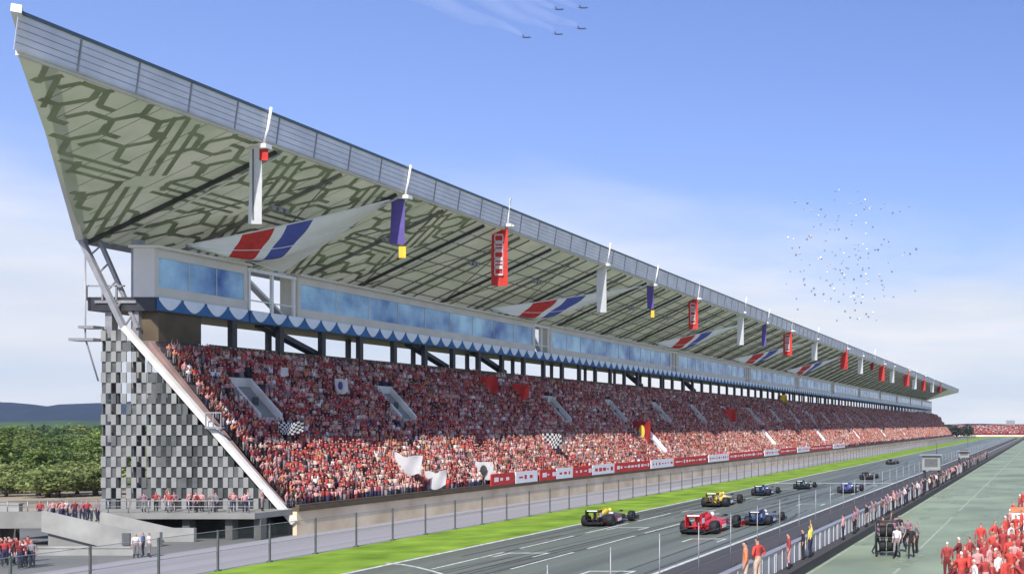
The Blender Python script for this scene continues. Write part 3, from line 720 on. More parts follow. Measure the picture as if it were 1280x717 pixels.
PW = np.array([.25,.18,.05,.18,.05,.11,.035,.035,.015,.08,.003,.05]); PW /= PW.sum()
CS = .76            # stature of the crowd in the stand
# nearest spectators: an object each
def blocked(y, i):
    if VR0-1 <= i <= VR1 and any(abs(y-v) < 1.35 and v <= 430 for v in vom): return True
    if 3 <= i <= 10 and any(abs(y-v) < 1.35 for v in low_vom): return True
    return False
YI = 77.5
nspec = 0
for i in range(NR-3):
    y = Y0+.75+.2*random.random()
    while y < YI:
        if not blocked(y, i) and random.random() > .03 and nspec < 185:
            top = PTOP[rng.choice(len(PTOP), p=PW)]; kd = random.choices(['stand','cheer','wave','clap','hip'], [5,1.2,1.2,2.5,1])[0]
            arms = {'stand':'arms down','cheer':'both arms raised','wave':'one arm raised','clap':'hands together','hip':'hands on hips'}[kd]
            tier = 'lowest rows' if i < 7 else 'middle rows' if i < 13 else 'upper rows' if i < 20 else 'top rows'
            person(kd, top, random.choice(['navy','black','grey','brown','dark_red']), (row_x(i)-.22-.1*random.random(), y, row_z(i)), -math.pi/2+random.uniform(-.5,.5),
                   f'spectator in {WORD.get(top,top)} top, {arms}, in the {tier} by the white beam', 'spectators at the near end of the grandstand', CS*random.uniform(.92,1.08),
                   random.choice(['skin','skin','skin_tan']), random.choice(['hair','hair','hair','hair_brown','red','white']))
            nspec += 1
        y += random.uniform(.34,.50)
# the rest of the crowd: one object
def crowd_mesh(name, places, lod, seed):
    """places: n x 4 (x,y,z,scale); every figure: torso, head, hair, two arms"""
    r = np.random.default_rng(seed); n = len(places)
    def bx(x0,x1,y0,y1,z0,z1,ti=.8):
        cx_, cy_ = (x0+x1)/2, (y0+y1)/2
        b = [(x0,y0,z0),(x1,y0,z0),(x1,y1,z0),(x0,y1,z0)]; t = [(cx_+(x-cx_)*ti, cy_+(y-cy_)*ti, z1) for x,y,_ in b]
        return b+t, [(0,1,5,4),(1,2,6,5),(2,3,7,6),(3,0,4,7),(4,5,6,7)]
    def octa(c, rx, rz):
        k = 6; v = []
        for zz_, rr in ((-.75,.55),(.1,1.0),(.8,.6)):
            for q in range(k): v.append((c[0]+rx*rr*math.cos(q*math.pi/3), c[1]+rx*rr*math.sin(q*math.pi/3), c[2]+rz*zz_))
        v.append((c[0],c[1],c[2]+rz))
        f = [(j*k+q, j*k+(q+1)%k, (j+1)*k+(q+1)%k, (j+1)*k+q) for j in range(2) for q in range(k)]+[(2*k+q,2*k+(q+1)%k,3*k,3*k) for q in range(k)]
        return v, f
    def template(arms):
        V=[];Fc=[];G=[]
        def put(vf, g):
            o = len(V); V.extend(vf[0]); Fc.extend([tuple(o+i for i in f) for f in vf[1]]); G.extend(g if isinstance(g,list) else [g]*len(vf[1]))
        put(bx(-.12,.12,-.21,.21,.45,1.02,1.0), 1); put(bx(-.12,.12,-.20,.20,1.0,1.44,.92), 0)
        put(octa((.02,0,1.60),.098,.125), [2]*6+[3]*3+[2]*3+[3]*6)
        if arms == 0:
            for s in (-1,1): put(bx(-.05,.06,s*.25-.05,s*.25+.05,.92,1.40,.9), 0)
        elif arms == 1:
            for s in (-1,1): put(bx(-.04,.06,s*.25-.05,s*.25+.05,1.32,1.68,.8), 0); put(bx(-.03,.05,s*.25-.04,s*.25+.04,1.68,1.88,.7), 2)
        else:
            for s in (-1,1): put(bx(0,.22,s*.2-.05,s*.2+.05,1.08,1.24,.9), 0); put(bx(.18,.30,s*.08-.05,s*.08+.05,1.18,1.36,.8), 2)
        return np.array(V), Fc, np.array(G)
    T = [template(a) for a in (0,1,2)]
    which = r.choice(3, n, p=[.6,.18,.22])
    mats = ['cloth_'+k for k in PTOP]+['cloth_navy','skin','skin_tan','hair','hair_brown']; mi_of = {k:i for i,k in enumerate(mats)}
    Vs=[]; Lp=[]; Ls=[]; Mi=[]; off = 0
    for t in range(3):
        sel = np.where(which == t)[0]; V, Fc, G = T[t]; m = len(sel)
        if not m: continue
        a = r.uniform(-.5,.5,m); ca, sa = np.cos(a), np.sin(a); s = places[sel,3]
        X = (V[None,:,0]*ca[:,None]-V[None,:,1]*sa[:,None])*s[:,None]+places[sel,0][:,None]
        Yc = (V[None,:,0]*sa[:,None]+V[None,:,1]*ca[:,None])*s[:,None]+places[sel,1][:,None]
        Z = V[None,:,2]*s[:,None]+places[sel,2][:,None]
        Vs.append(np.stack([X,Yc,Z],-1).reshape(-1,3))
        loops = []; starts = []; acc = 0
        for f in Fc:
            ff = f[:3] if len(f) == 4 and f[2] == f[3] else f
            loops += list(ff); starts.append(len(ff))
        loops = np.array(loops); starts = np.array(starts)
        Lp.append((loops[None,:]+(off+np.arange(m)*len(V))[:,None]).reshape(-1)); Ls.append(np.tile(starts,m))
        py_ = places[sel,1]; pz_ = places[sel,2]
        fld = np.sin(py_*.23+pz_*.9)+np.sin(py_*.071-pz_*.5+2)+.8*np.sin(py_*.61+pz_*1.7+1)+r.normal(0,.5,m)
        PWr = PW*np.where(np.isin(np.arange(len(PTOP)), [0,1,2]), 1.5, .75); PWr /= PWr.sum(); PWl = PW*np.where(np.isin(np.arange(len(PTOP)), [3,4,5,11,9]), 1.7, .6); PWl /= PWl.sum()
        top = np.where(fld > .9, r.choice(len(PTOP), m, p=PWl), np.where(fld < -.5, r.choice(len(PTOP), m, p=PWr), r.choice(len(PTOP), m, p=PW))); leg = r.choice([mi_of['cloth_navy'],mi_of['cloth_black'],mi_of['cloth_grey'],mi_of['cloth_dark_red']], m)
        sk_ = r.choice([mi_of['skin'],mi_of['skin'],mi_of['skin_tan']], m); hr = r.choice([mi_of['hair']]*6+[mi_of['hair_brown'],mi_of['cloth_red'],mi_of['cloth_white']], m)
        tab = np.stack([top,leg,sk_,hr],1); Mi.append(tab[:,G].reshape(-1)); off += m*len(V)
    V = np.concatenate(Vs); Lp = np.concatenate(Lp); Ls = np.concatenate(Ls); Mi = np.concatenate(Mi)
    me = bpy.data.meshes.new(name); me.vertices.add(len(V)); me.vertices.foreach_set('co', V.astype(np.float32).ravel())
    me.loops.add(len(Lp)); me.loops.foreach_set('vertex_index', Lp.astype(np.int32))
    me.polygons.add(len(Ls)); st = np.concatenate([[0],np.cumsum(Ls)[:-1]]); me.polygons.foreach_set('loop_start', st.astype(np.int32)); 
    for k in mats: me.materials.append(M[k])
    me.polygons.foreach_set('material_index', Mi.astype(np.int32)); me.update(calc_edges=True); me.validate(); return me
pl = []
for i in range(NR-3):
    y = YI+.2
    while y < YS-1:
        sp = .42 if y < 220 else .55 if y < 400 else .7
        if not blocked(y, i) and random.random() > .035: pl.append((row_x(i)-.22-.1*random.random(), y, row_z(i), CS*random.uniform(.9,1.1)*(1 if y < 300 else 1.12)))
        y += sp*random.uniform(.8,1.2)
tag(link('crowd', crowd_mesh('crowd', np.array(pl), 0, 3)), kind='stuff', group='spectators filling the grandstand')

# flags among the spectators
def flag(px, py, Y, wm, hm, m, label, mark_=None, tilt=0.0, pole=1.2):
    p = at(px, py, Y); e = empty('flag', p, label, 'flag', 'flags held up in the crowd', tilt)
    mb = MB(); n = 12; vs = []; J = 7; ph = random.random()*6
    for i in range(n+1):
        for j in range(J):
            s = i/n; t = j/(J-1); vs.append((wm*(s-.5)*(1-.10*math.sin(t*3+ph)), .16*math.sin(s*7+t*2.5+ph)*wm*(.25+s*.6), hm*(.5-t)*(1-.14*s)-.16*hm*math.sin(s*2.6+ph*.1)+.05*hm*math.sin(s*9+ph)))
    fc = [(i*J+j,(i+1)*J+j,(i+1)*J+j+1,i*J+j+1) for i in range(n) for j in range(J-1)]
    mb.add(vs, fc, 0, True)
    if mark_ == 'chequer':
        mb.mi = [((k//(J-1))//1+(k%(J-1)))%2 for k in range(len(fc))]
        mb.build('cloth', [m, M['cloth_black']], e); mark_ = None
    else: mb.build('cloth', m, e)
    mb = MB(); mb.tube([(-wm*.5,0,hm*.55),(-wm*.5,0,-hm*.5-pole)], .03, 6); mb.build('pole', M['grey_steel'], e)
    if mark_:
        mb = MB(); mb.sphere((0,-.10*wm-.05,-.08*hm), (wm*.2,.05,hm*.26), 12, 8, 0); mb.build('emblem', mark_, e)
def slope_Y(px, py):
    """depth at which the picture ray meets the crowd"""
    # X = FX - t*DX ; z = FZ+.9+t*DZ
    a, b = (px-VX)/F, (VY-py)/F
    # FX-t*DX = a*Y ; FZ+1.0+t*DZ-H = b*Y
    Y = (FX*DZ+(FZ+1.1-H)*DX)/(a*DZ+b*DX); return Y
for (px, py, wp, hp, m, lab, mk) in [(509,578,36,26,'white_cloth','large plain white flag low in the crowd, above the front rail','' ),(544,597,26,22,'white_cloth','crumpled white flag close to the front rail, right of the large plain white one',''),
        (606,585,22,24,'white_cloth','white flag with a dark round emblem just above the first red advert board','screen_dark'),(612,478,22,24,'red_cloth','red flag in the shaded top rows, left one of two',''),
        (651,487,20,20,'red_cloth','red flag in the shaded top rows, right one of two',''),(803,537,20,34,'dark_red_cloth','tall dark red flag with a yellow emblem in the middle of the crowd','yellow_cloth'),
        (427,480,15,20,'white_cloth','small white flag with a dark emblem, alone in the shaded upper rows','violet_cloth'),(688,548,28,20,'white_cloth','checkered black and white flag across the middle aisle, above the boards','chequer'),
        (363,533,30,16,'white_cloth','checkered black and white flag near the white beam, below the first opening','chequer'),(356,463,10,12,'white_cloth','tiny pale flag high in the crowd above the first opening',''),
        (911,517,18,18,'red_cloth','red flag far along the upper rows',''),(978,497,12,12,'yellow_cloth','small yellow flag far along under the boxes','')]:
    Y = slope_Y(px,py)-.9
    flag(px, py, Y, wp*Y/F, hp*Y/F, M[m], lab, (mk if mk == 'chequer' else M[mk]) if mk else None)

# ------------------------------------------------------------------ people on the terrace, stair and forecourt
def jit(a): return random.uniform(-a,a)
for k in range(16):
    x = -63.6+k*.52+jit(.12); top = random.choice(['mauve','red','pink','white','dark_red','brown','grey','pink'])
    person(random.choice(['stand','stand','wave','hip']), top, random.choice(['navy','black','grey']), (x, 72.2+jit(.7), 1.9), random.uniform(-3.1,3.1),
           f'person in {WORD.get(top,top)} top standing on the terrace at the foot of the checkered wall', 'people on the terrace', .82)
for k in range(9):
    top = ['red','pink','dark_red','white','pink','dark_red','mauve','red','grey'][k]
    person(['stand','walk','stand'][k%3], top, 'navy', (-68.6+k*.42+jit(.1), 70.3+jit(.5)-.4, 1.42), jit(3), f'person in {WORD.get(top,top)} top waiting at the head of the concrete stair', 'people at the head of the stair', .86)
for k in range(13):
    top = ['dark_red','red','mauve','pink','dark_red','brown','red','dark_red','white','pink','red','dark_red','grey'][k]
    px, py = 2+3.2*k+jit(2), 705+jit(6); p = ground(px, py)
    person(['stand','walk','hip'][k%3], top, 'navy', p, jit(3), f'person in {WORD.get(top,top)} top in the group below the dark canopy', 'people below the dark canopy', .92)
for k, (px,py,top) in enumerate([(170,697,'white'),(179,695,'blue'),(186,696,'white')]):
    person('stand', top, 'grey' if k != 1 else 'navy', ground(px,py), jit(3), ['person in white beside the foot of the stair','person in blue between two people in white at the stair foot','person in white farthest from the stair foot'][k], 'people at the foot of the stair', .88)
# concrete stair block
st = empty('concrete_stair', (-62.5,68.6,0), 'pale concrete stair with solid parapets leading down from the terrace', 'stair')
def rel(mb, name, m, e):
    o = mb.build(name, m, e); o.location = -e.location; return o
mb = MB()
for i in range(9):
    x0 = -66.2+i*.62; mb.box(x0,x0+.62,67.8,70.2,0,1.40-i*.155)
mb.box(-69.2,-66.2,67.8,71.0,1.15,1.42); rel(mb, 'steps', M['concrete'], st)
for yy in (67.55,70.25):
    mb = MB(); mb.prism([(-66.4,1.0),(-66.4,2.35),(-60.2,.95),(-58.6,.95),(-58.6,0),(-62.5,0)], yy, yy+.22); rel(mb, 'parapet', M['pale_concrete'], st)
mb = MB(); mb.box(-69.4,-66.4,67.55,67.75,1.2,2.3); rel(mb, 'parapet', M['concrete'], st)
mb = MB(); mb.box(-61.0,-60.5,67.45,67.54,.1,.9); rel(mb, 'door', M['screen_mid'], st)
# dark canopy and low walls in the corner
cn = empty('canopy', (-74,66,0), 'low dark flat canopy on posts in the bottom corner beside the stair', 'canopy')
mb = MB(); mb.hexa([(-80,62,1.75),(-69.6,64,1.55),(-69.6,69,1.55),(-80,69,1.75)], [(-80,62,2.05),(-69.6,64,1.85),(-69.6,69,1.85),(-80,69,2.05)]); rel(mb, 'canopy_roof', M['dark_steel'], cn)
for (x,y) in ((-79.5,63),(-75,63.4),(-70.2,64.6),(-79.5,68.5),(-70.2,68.5)):
    mb = MB(); mb.tube([(x,y,0),(x,y,1.6)], .09, 8); rel(mb, 'post', M['grey_steel'], cn)
mb = MB(); mb.box(-80,-69.6,69.05,69.3,0,1.7); rel(mb, 'back_wall', M['dark_concrete'], cn)
for (x0,x1,y0,y1,z,lab,m) in ((-64.5,-56.2,62.9,63.1,.55,'low pale concrete wall in front of the stair, nearest the fence','pale_concrete'),(-69.5,-64.6,64.0,64.2,.75,'low concrete wall beside the canopy posts','concrete'),(-86,-80.4,80,80.3,1.9,'pale concrete wall at the edge of the dirt field','pale_concrete')):
    mb = MB(); mb.box(x0,x1,y0,y1,0,z-.1); mb.box(x0-.03,x1+.03,y0-.05,y1+.05,z-.1,z); tag(mb.build('low_wall', M[m]), lab, 'wall')

# ------------------------------------------------------------------ fence between lawn and path
fn = empty('wire_fence', (-45.6,50,0), 'long wire fence on dark posts between the lawn and the grey path', 'fence')
mb = MB(); mb.box(-.04,.04,-.04,.04,0,2.25); mb.box(-.12,.12,-.12,.12,0,.08); fme = mb.mesh('post', mat('post_grey', (.10,.105,.10), .6, .2, 2))
fy = [30+3.75*k for k in range(165)]
for y in fy[:96]: link('post', fme, fn, (0,y-50,0))
mb = MB()
for y in fy[96:]: mb.box(-.06,.06,y-50-.06,y-50+.06,0,2.25)
tag(mb.build('far_posts', M['dark_steel'], fn), kind='stuff')
mb = MB(); mb.add([(0,-20,.05),(0,600,.05),(0,600,2.2),(0,-20,2.2)], [(0,1,2,3)]); mb.build('mesh', M['wire'], fn)
mb = MB()
for z in (.05,1.1,2.2): mb.tube([(0,-20,z),(0,600,z)], .018, 5)
mb.build('rail', M['grey_steel'], fn)
# debris fence along the dark verge
df = empty('debris_fence', (-17.6,40,0), 'debris fence of slim posts and wires on the track side of the pit wall', 'fence')
mb = MB(); mb.tube([(0,0,0),(0,0,3.1)], .026, 6); dme = mb.mesh('post', M['grey_steel'])
dy = [36+5.2*k for k in range(90)]
for y in dy: link('post', dme, df, (0,y-40,0))
mb = MB()
for z in (.9,1.7,2.5,3.0): mb.tube([(0,-6,z),(0,465,z)], .006, 4)
mb.build('wire', M['grey_steel'], df)

# ------------------------------------------------------------------ pit wall
pw = empty('pit_wall', (-13.9,40,0), 'long pit wall of ribbed pale panels with a dark step at its foot', 'wall')
def relp(mb, name, m): o = mb.build(name, m, pw); o.location = (13.9,-40,0); return o
mb = MB(); mb.box(-14.15,-13.9,20,640,0,1.5); relp(mb, 'wall_core', M['dark_concrete'])
mb = MB(); mb.box(-14.22,-13.82,20,640,1.5,1.6); relp(mb, 'coping', M['grey_steel'])
mb = MB(); mb.box(-13.86,-13.1,20,640,0,.5); relp(mb, 'step', M['kerb_dark'])
mb = MB()
for k in range(240):
    y0 = 24+2.55*k
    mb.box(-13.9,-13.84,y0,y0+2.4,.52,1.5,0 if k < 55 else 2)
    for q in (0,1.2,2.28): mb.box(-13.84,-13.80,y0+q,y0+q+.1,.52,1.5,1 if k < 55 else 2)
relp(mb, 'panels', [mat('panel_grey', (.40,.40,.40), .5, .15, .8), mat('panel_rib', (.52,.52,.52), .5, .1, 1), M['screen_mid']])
# pit wall stand: white cabinet on a dark frame
def pit_stand(Y, label, s=1.0):
    e = empty('timing_stand', (-14.3,Y,0), label, 'timing stand', 'timing stands on the pit wall')
    mb = MB(); mb.box(-1.1*s,1.1*s,-.7,.7,2.5,4.1*s+.2); mb.build('cabinet', M['screen_light'], e)
    mb = MB(); mb.box(-.8*s,.8*s,-.72,-.70,2.9,3.9); mb.build('screen', M['screen_mid'], e)
    mb = MB(); mb.box(-1.4*s,1.4*s,-1,1,4.1*s+.2,4.1*s+.32); mb.build('canopy', M['grey_steel'], e)
    for x in (-.9,.9): mb = MB(); mb.box(x-.12,x+.12,-.5,.5,0,2.5); mb.build('leg', M['dark_steel'], e)
    mb = MB(); mb.tube([(.6,0,4.4),(.6,0,6.0)], .03, 6); mb.build('antenna', M['dark_steel'], e)
pit_stand(126, 'white cabinet raised on dark legs above the pit wall, nearest and largest')
pit_stand(175, 'white cabinet on dark legs, farther down the pit wall', .8)

# people along the pit wall
for (px, Y, top, legs, kd, lab, sc) in [(932,45.6,'orange','cream','stand','person in orange at the bottom edge, on the pit wall step, beside one in red',1.38),(947,47.4,'bright_red','cream','hip','person in bright red at the bottom edge, on the pit wall step beside orange one',1.36),
        (986,53.5,'red','pink','stand','person in red top and pink trousers on the pit wall step before the marshal',1.1),(1013,58.2,'yellow','navy','wave','marshal in bright yellow top and dark trousers on the pit wall step',1.08),
        (1004,57.2,'black','black','stand','person in black just left of the yellow marshal',1.0)]:
    person(kd, top, legs, ((px-VX)*Y/F, Y, .5), math.pi*.5+jit(.5), lab, 'people on the pit wall step', sc)
yy = 67.0; k = 0
while yy < 230:
    top = random.choice(['mauve','black','grey','pink','navy','mauve','brown','white'])
    person(random.choice(['stand','stand','hip','wave','clap']), top, random.choice(['navy','black','grey']), (-13.45+jit(.15), yy, .5), math.pi*.5+jit(.9),
           f'person in {top} top in the line along the far stretch of pit wall' if yy > 95 else f'person in {top} top on the pit wall step beyond the yellow marshal', 'people lining the pit wall', random.uniform(.95,1.08))
    yy += random.uniform(.9,3.2)*(1.3 if yy < 84 else 1 if yy < 150 else 2.2); k += 1
# ------------------------------------------------------------------ pit crew at the right
cre = []
random.seed(21)
crew_px = [(1184,728),(1226,701),(1243,697),(1199,727),(1212,724),(1228,721),(1241,716),(1254,711),(1246,722),(1268,729),(1218,757),(1240,760),(1256,758),(1271,756),(1279,748),(1202,752),(1244,742),(1279,726),(1230,728),(1264,700),(1274,694),(1270,684),(1277,676),(1262,673),(1278,664),(1206,738),(1222,739),(1237,734),(1250,729),(1262,725),(1273,717),
           (1192,744),(1212,750),(1232,750),(1248,747),(1263,742),(1276,735),(1257,689),(1267,660),(1275,652),(1279,645),(1265,712),(1280,707),(1252,701)]
for k, (px,py) in enumerate(crew_px):
    p = ground(px,py); top = random.choices(['red','bright_red','dark_red','pink','white'], [5,4,2,2,.6])[0]; legs = random.choice(['red','red','dark_red','bright_red','pink'])
    kd = random.choices(['stand','hip','walk','crouch','push'], [4,2,1.5,1.5,1])[0]
    lab = f'pit crew member in {WORD.get(top,top)} overalls in the dense group at the right edge'
    if k == 0: lab, kd, top, legs = 'pit crew member in red at the outer left end of the dense red group', 'stand', 'red', 'dark_red'
    if k == 1: lab, kd, top, legs = 'pit crew member in bright red standing alone just left of the dense group', 'stand', 'bright_red', 'red'
    person(kd, top, legs, p, random.uniform(-3,3), lab, 'red pit crew', 1.32*random.uniform(.92,1.06), 'skin', random.choice(['red','hair','dark_red','white']))
eq = empty('tool_cabinet', ground(1276,668), 'cream tool cabinet with an orange top beside the red crew', 'cabinet')
mb = MB(); mb.box(-.7,.7,-.5,.5,.12,1.7); mb.build('body', M['cream'], eq)
mb = MB(); mb.box(-.75,.75,-.55,.55,1.7,2.0); mb.build('lid', M['cloth_orange'], eq)
for k in range(3):
    mb = MB(); mb.box(-.62,.62,-.53,-.5,.25+.48*k,.65+.48*k); d_ = mb.build('drawer', M['white'], eq); mb = MB(); mb.box(-.2,.2,-.56,-.53,.5+.48*k,.55+.48*k); mb.build('handle', M['dark_steel'], d_)
for x in (-.55,.55): mb = MB(); mb.tube([(x,-.3,.07),(x,.3,.07)], .07, 8); mb.build('castor', M['tyre'], eq)
# trolley with tyres, pushed by mechanics
tr = empty('tyre_trolley', ground(1108,694), 'dark wheeled trolley frame loaded with tyres, pushed down the pit lane', 'trolley', None, .1)
mb = MB()
for x in (-.62,.62):
    for y in (-.45,.45): mb.tube([(x,y,.2),(x,y,2.1)], .045, 6)
for z in (.25,1.15,2.1):
    for y in (-.45,.45): mb.tube([(-.62,y,z),(.62,y,z)], .04, 6)
    for x in (-.62,.62): mb.tube([(x,-.45,z),(x,.45,z)], .04, 6)
mb.build('frame', M['dark_steel'], tr)
def tyre_mb(r, wd, r2=None, n=20):
    """lathe about x"""
    mb = MB(); r2 = r2 or r*.56; prof = [(-wd/2,r2),(-wd/2,r*.9),(-wd*.36,r),(wd*.36,r),(wd/2,r*.9),(wd/2,r2)]; vs = []
    for k in range(n):
        a = 2*math.pi*k/n; vs += [(x,q*math.cos(a),q*math.sin(a)) for x,q in prof]
    m = len(prof); mb.add(vs, [(k*m+j,k*m+j+1,((k+1)%n)*m+j+1,((k+1)%n)*m+j) for k in range(n) for j in range(m-1)], 0, True); return mb
for x in (-.55,.55):
    for y in (-.4,.4): o = tyre_mb(.14,.08,.03,12).build('wheel', M['tyre'], tr); o.location = (x,y,.14)
tm_ = tyre_mb(.34,.36).mesh('tyre', M['tyre'])
for k, (x,z,lab) in enumerate(((-.22,.62,'lower left'),(.22,.62,'lower right'),(-.22,1.52,'upper left'),(.22,1.52,'upper right'))):
    o = link('tyre', tm_, None, tr.location+Vector((x,0,z))); o.rotation_euler.z = .1; tag(o, f'black racing tyre on the trolley, {lab} one', 'tyre', 'tyres on the trolley')
for k, (px,py,kd,top,legs,rz,lab) in enumerate([(1096,692,'push','mauve','black',-1.2,'mechanic in mauve pushing the tyre trolley from its left'),(1113,686,'stand','black','black',2.5,'mechanic in black behind the trolley'),(1121,697,'walk','white','grey',3.0,'mechanic in white top walking right of the trolley'),
        (1128,690,'walk','grey','navy',2.8,'mechanic in grey between the one in white and the one in black'),(1139,697,'walk','black','black',3.1,'mechanic in black at the right end of the trolley group'),(1135,684,'stand','mauve','black',3.1,'mechanic in mauve at the back of the trolley group'),(1146,691,'hip','grey','black',2.0,'mechanic in grey with hands on hips at the far right of the trolley group'),(1104,681,'stand','brown','black',1.0,'mechanic in brown behind the trolley'),(1119,683,'wave','mauve','navy',3.1,'mechanic in mauve waving beside the trolley'),(1124,679,'stand','black','grey',3.1,'mechanic in black with grey trousers at the very back of the trolley group')]):
    person(kd, top, legs, ground(px,py), rz, lab, 'mechanics with the trolley', 1.15)

# ------------------------------------------------------------------ racing cars (built 1:1, heading along +y, origin on the ground at mid length)
def sect(y, hw, z0, z1, n=12, sq=.6):
    cz, hz = (z0+z1)/2, (z1-z0)/2; out = []
    for k in range(n):
        a = 2*math.pi*k/n; c, s = math.cos(a), math.sin(a)
        out.append((hw*math.copysign(abs(c)**sq,c), y, cz+hz*math.copysign(abs(s)**sq,s)))
    return out
def make_car(body, second, fin, helmet, wing, nose=None):
    parts = {}
    b = MB(); b.loft([sect(2.35,.09,.26,.40),sect(1.9,.15,.26,.48),sect(1.2,.21,.20,.58),sect(.55,.28,.12,.66),sect(.05,.33,.08,.62),sect(-.4,.34,.08,.66),sect(-1.0,.27,.10,.62),sect(-1.7,.17,.14,.48),sect(-2.1,.10,.2,.40)], 0)
    for s in (-1,1):
        b.loft([[(x+s*.52,y,z) for x,y,z in sect(.35,.17,.16,.52)],[(x+s*.53,y,z) for x,y,z in sect(0,.22,.08,.54)],[(x+s*.50,y,z) for x,y,z in sect(-.6,.22,.07,.50)],[(x+s*.36,y,z) for x,y,z in sect(-1.3,.16,.08,.38)],[(x+s*.22,y,z) for x,y,z in sect(-1.8,.08,.1,.28)]], 1)
        b.beam((s*.32,.62,.70), (s*.55,.55,.74), .05, .03, 2); b.box(s*.55-.09,s*.55+.09,.5,.56,.69,.80,2)      # mirrors
        for (ya,yb_,wx) in ((1.65,1.85,.62),(1.65,1.45,.62),(-1.55,-1.35,.60),(-1.55,-1.75,.60)):
            b.beam((s*.15,yb_,.42), (s*wx,ya,.36), .05, .02, 2); b.beam((s*.15,yb_,.24), (s*wx,ya,.24), .05, .02, 2)
    b.box(-.68,.68,-1.5,.9,.04,.075,2)      # floor
    b.hexa([(-.5,-1.5,.05),(.5,-1.5,.05),(.5,-2.15,.16),(-.5,-2.15,.16)], [(-.5,-1.5,.10),(.5,-1.5,.10),(.5,-2.15,.30),(-.5,-2.15,.30)], 2)
    parts['body'] = b
    f = MB(); f.hexa([(-.035,-.5,.9),(.035,-.5,.9),(.03,-2.05,.42),(-.03,-2.05,.42)], [(-.03,-.55,1.02),(.03,-.55,1.02),(.02,-2.05,.92),(-.02,-2.05,.92)])
    f.loft([sect(-.28,.13,.60,.92),sect(-.5,.15,.55,.97),sect(-.95,.13,.5,.86),sect(-1.5,.08,.42,.66),sect(-2.0,.04,.36,.5)], 0)      # airbox and engine cover
    parts['fin'] = f
    fw = MB()
    for (y,z,ch) in ((2.3,.12,.3),(2.08,.19,.2)): fw.hexa([(-.88,y-ch/2,z),(.88,y-ch/2,z),(.88,y+ch/2,z-.03),(-.88,y+ch/2,z-.03)], [(-.88,y-ch/2,z+.025),(.88,y-ch/2,z+.025),(.88,y+ch/2,z-.01),(-.88,y+ch/2,z-.01)])
    for s in (-1,1): fw.box(s*.9-.015,s*.9+.015,1.95,2.5,.07,.32); fw.box(s*.1-.015,s*.1+.015,2.0,2.3,.15,.32)
    parts['front_wing'] = fw
    rw = MB()
    for (y,z,ch,t) in ((-2.2,.83,.32,.05),(-2.36,.93,.16,.06)): rw.hexa([(-.375,y-ch/2,z+t),(.375,y-ch/2,z+t),(.375,y+ch/2,z),(-.375,y+ch/2,z)], [(-.375,y-ch/2,z+t+.03),(.375,y-ch/2,z+t+.03),(.375,y+ch/2,z+.04),(-.375,y+ch/2,z+.04)])
    for s in (-1,1): rw.box(s*.39-.014,s*.39+.014,-2.46,-2.02,.42,1.0)
    rw.hexa([(-.375,-2.3,.44),(.375,-2.3,.44),(.375,-2.1,.42),(-.375,-2.1,.42)], [(-.375,-2.3,.47),(.375,-2.3,.47),(.375,-2.1,.45),(-.375,-2.1,.45)]); rw.box(-.03,.03,-2.2,-1.95,.3,.83)
    parts['rear_wing'] = rw
    return parts
TYR = {'f': tyre_mb(.33,.30).mesh('tyre', M['tyre']), 'r': tyre_mb(.335,.38).mesh('tyre', M['tyre'])}
def rim_mb(r, wd):
    mb = MB(); n = 20
    for s in (-1,1):
        vs = [(s*wd*.32,0,0)]+[(s*wd*.46,r*math.cos(2*math.pi*k/n),r*math.sin(2*math.pi*k/n)) for k in range(n)]; mb.add(vs, [(0,1+k,1+(k+1)%n) for k in range(n)], 0, True)
    mb.tube([(-wd*.33,0,0),(wd*.33,0,0)], r*.5, 10, cap=False)
    mb.tube([(-wd*.46,0,0),(wd*.46,0,0)], r, 20, cap=False); return mb
RIM = {'f': rim_mb(.186,.30).mesh('rim', M['rim']), 'r': rim_mb(.189,.38).mesh('rim', M['rim'])}
def driver_mb():
    mb = MB(); mb.loft([sect(.02,.05,.60,.62),sect(.05,.2,.42,.68),sect(.22,.22,.40,.70),sect(.40,.18,.40,.62)],0); mb.sphere((0,.14,.80),(.125,.15,.14),12,9,1); mb.box(-.10,.10,.262,.285,.78,.85,2); return mb
cars = [ # px, ground py, scale, colours, label
 (761,657,2.12,'car_black','car_maroon','car_yellow','cloth_yellow','carbon','black and maroon racing car with yellow engine fin, hindmost on the lawn side','yellow helmet'),
 (889,667,2.15,'car_red','car_red','car_red','cloth_white','car_red','red racing car with fat black tyres, lowest of the pack on the track','white helmet'),
 (956,656,1.86,'car_blue','car_navy','car_navy','cloth_white','car_navy','dark blue racing car with pale blue body, right beside the red one','white helmet'),
 (903,633,2.25,'car_yellow','car_black','car_yellow','cloth_yellow','car_brown','yellow and black racing car next to the lawn, ahead of the red one','yellow helmet'),
 (957,619,1.85,'car_blue','car_navy','car_blue','cloth_blue','car_navy','dark blue racing car beyond the yellow one, near the lawn','blue helmet'),
 (1006,611,1.75,'car_green','car_green','car_green','cloth_grey','carbon','dark green racing car, small, near the lawn edge','grey helmet'),
 (1063,616,1.95,'car_violet','car_navy','car_violet','cloth_blue','car_violet','blue violet racing car near the pit wall side, ahead of the others','blue helmet'),
 (1086,599,1.75,'car_brown','car_black','car_brown','cloth_brown','carbon','olive brown racing car far up the track','brown helmet'),
 (1115,580,1.7,'car_brown','car_brown','car_black','cloth_black','carbon','tiny brown racing car leading the pack','black helmet')]
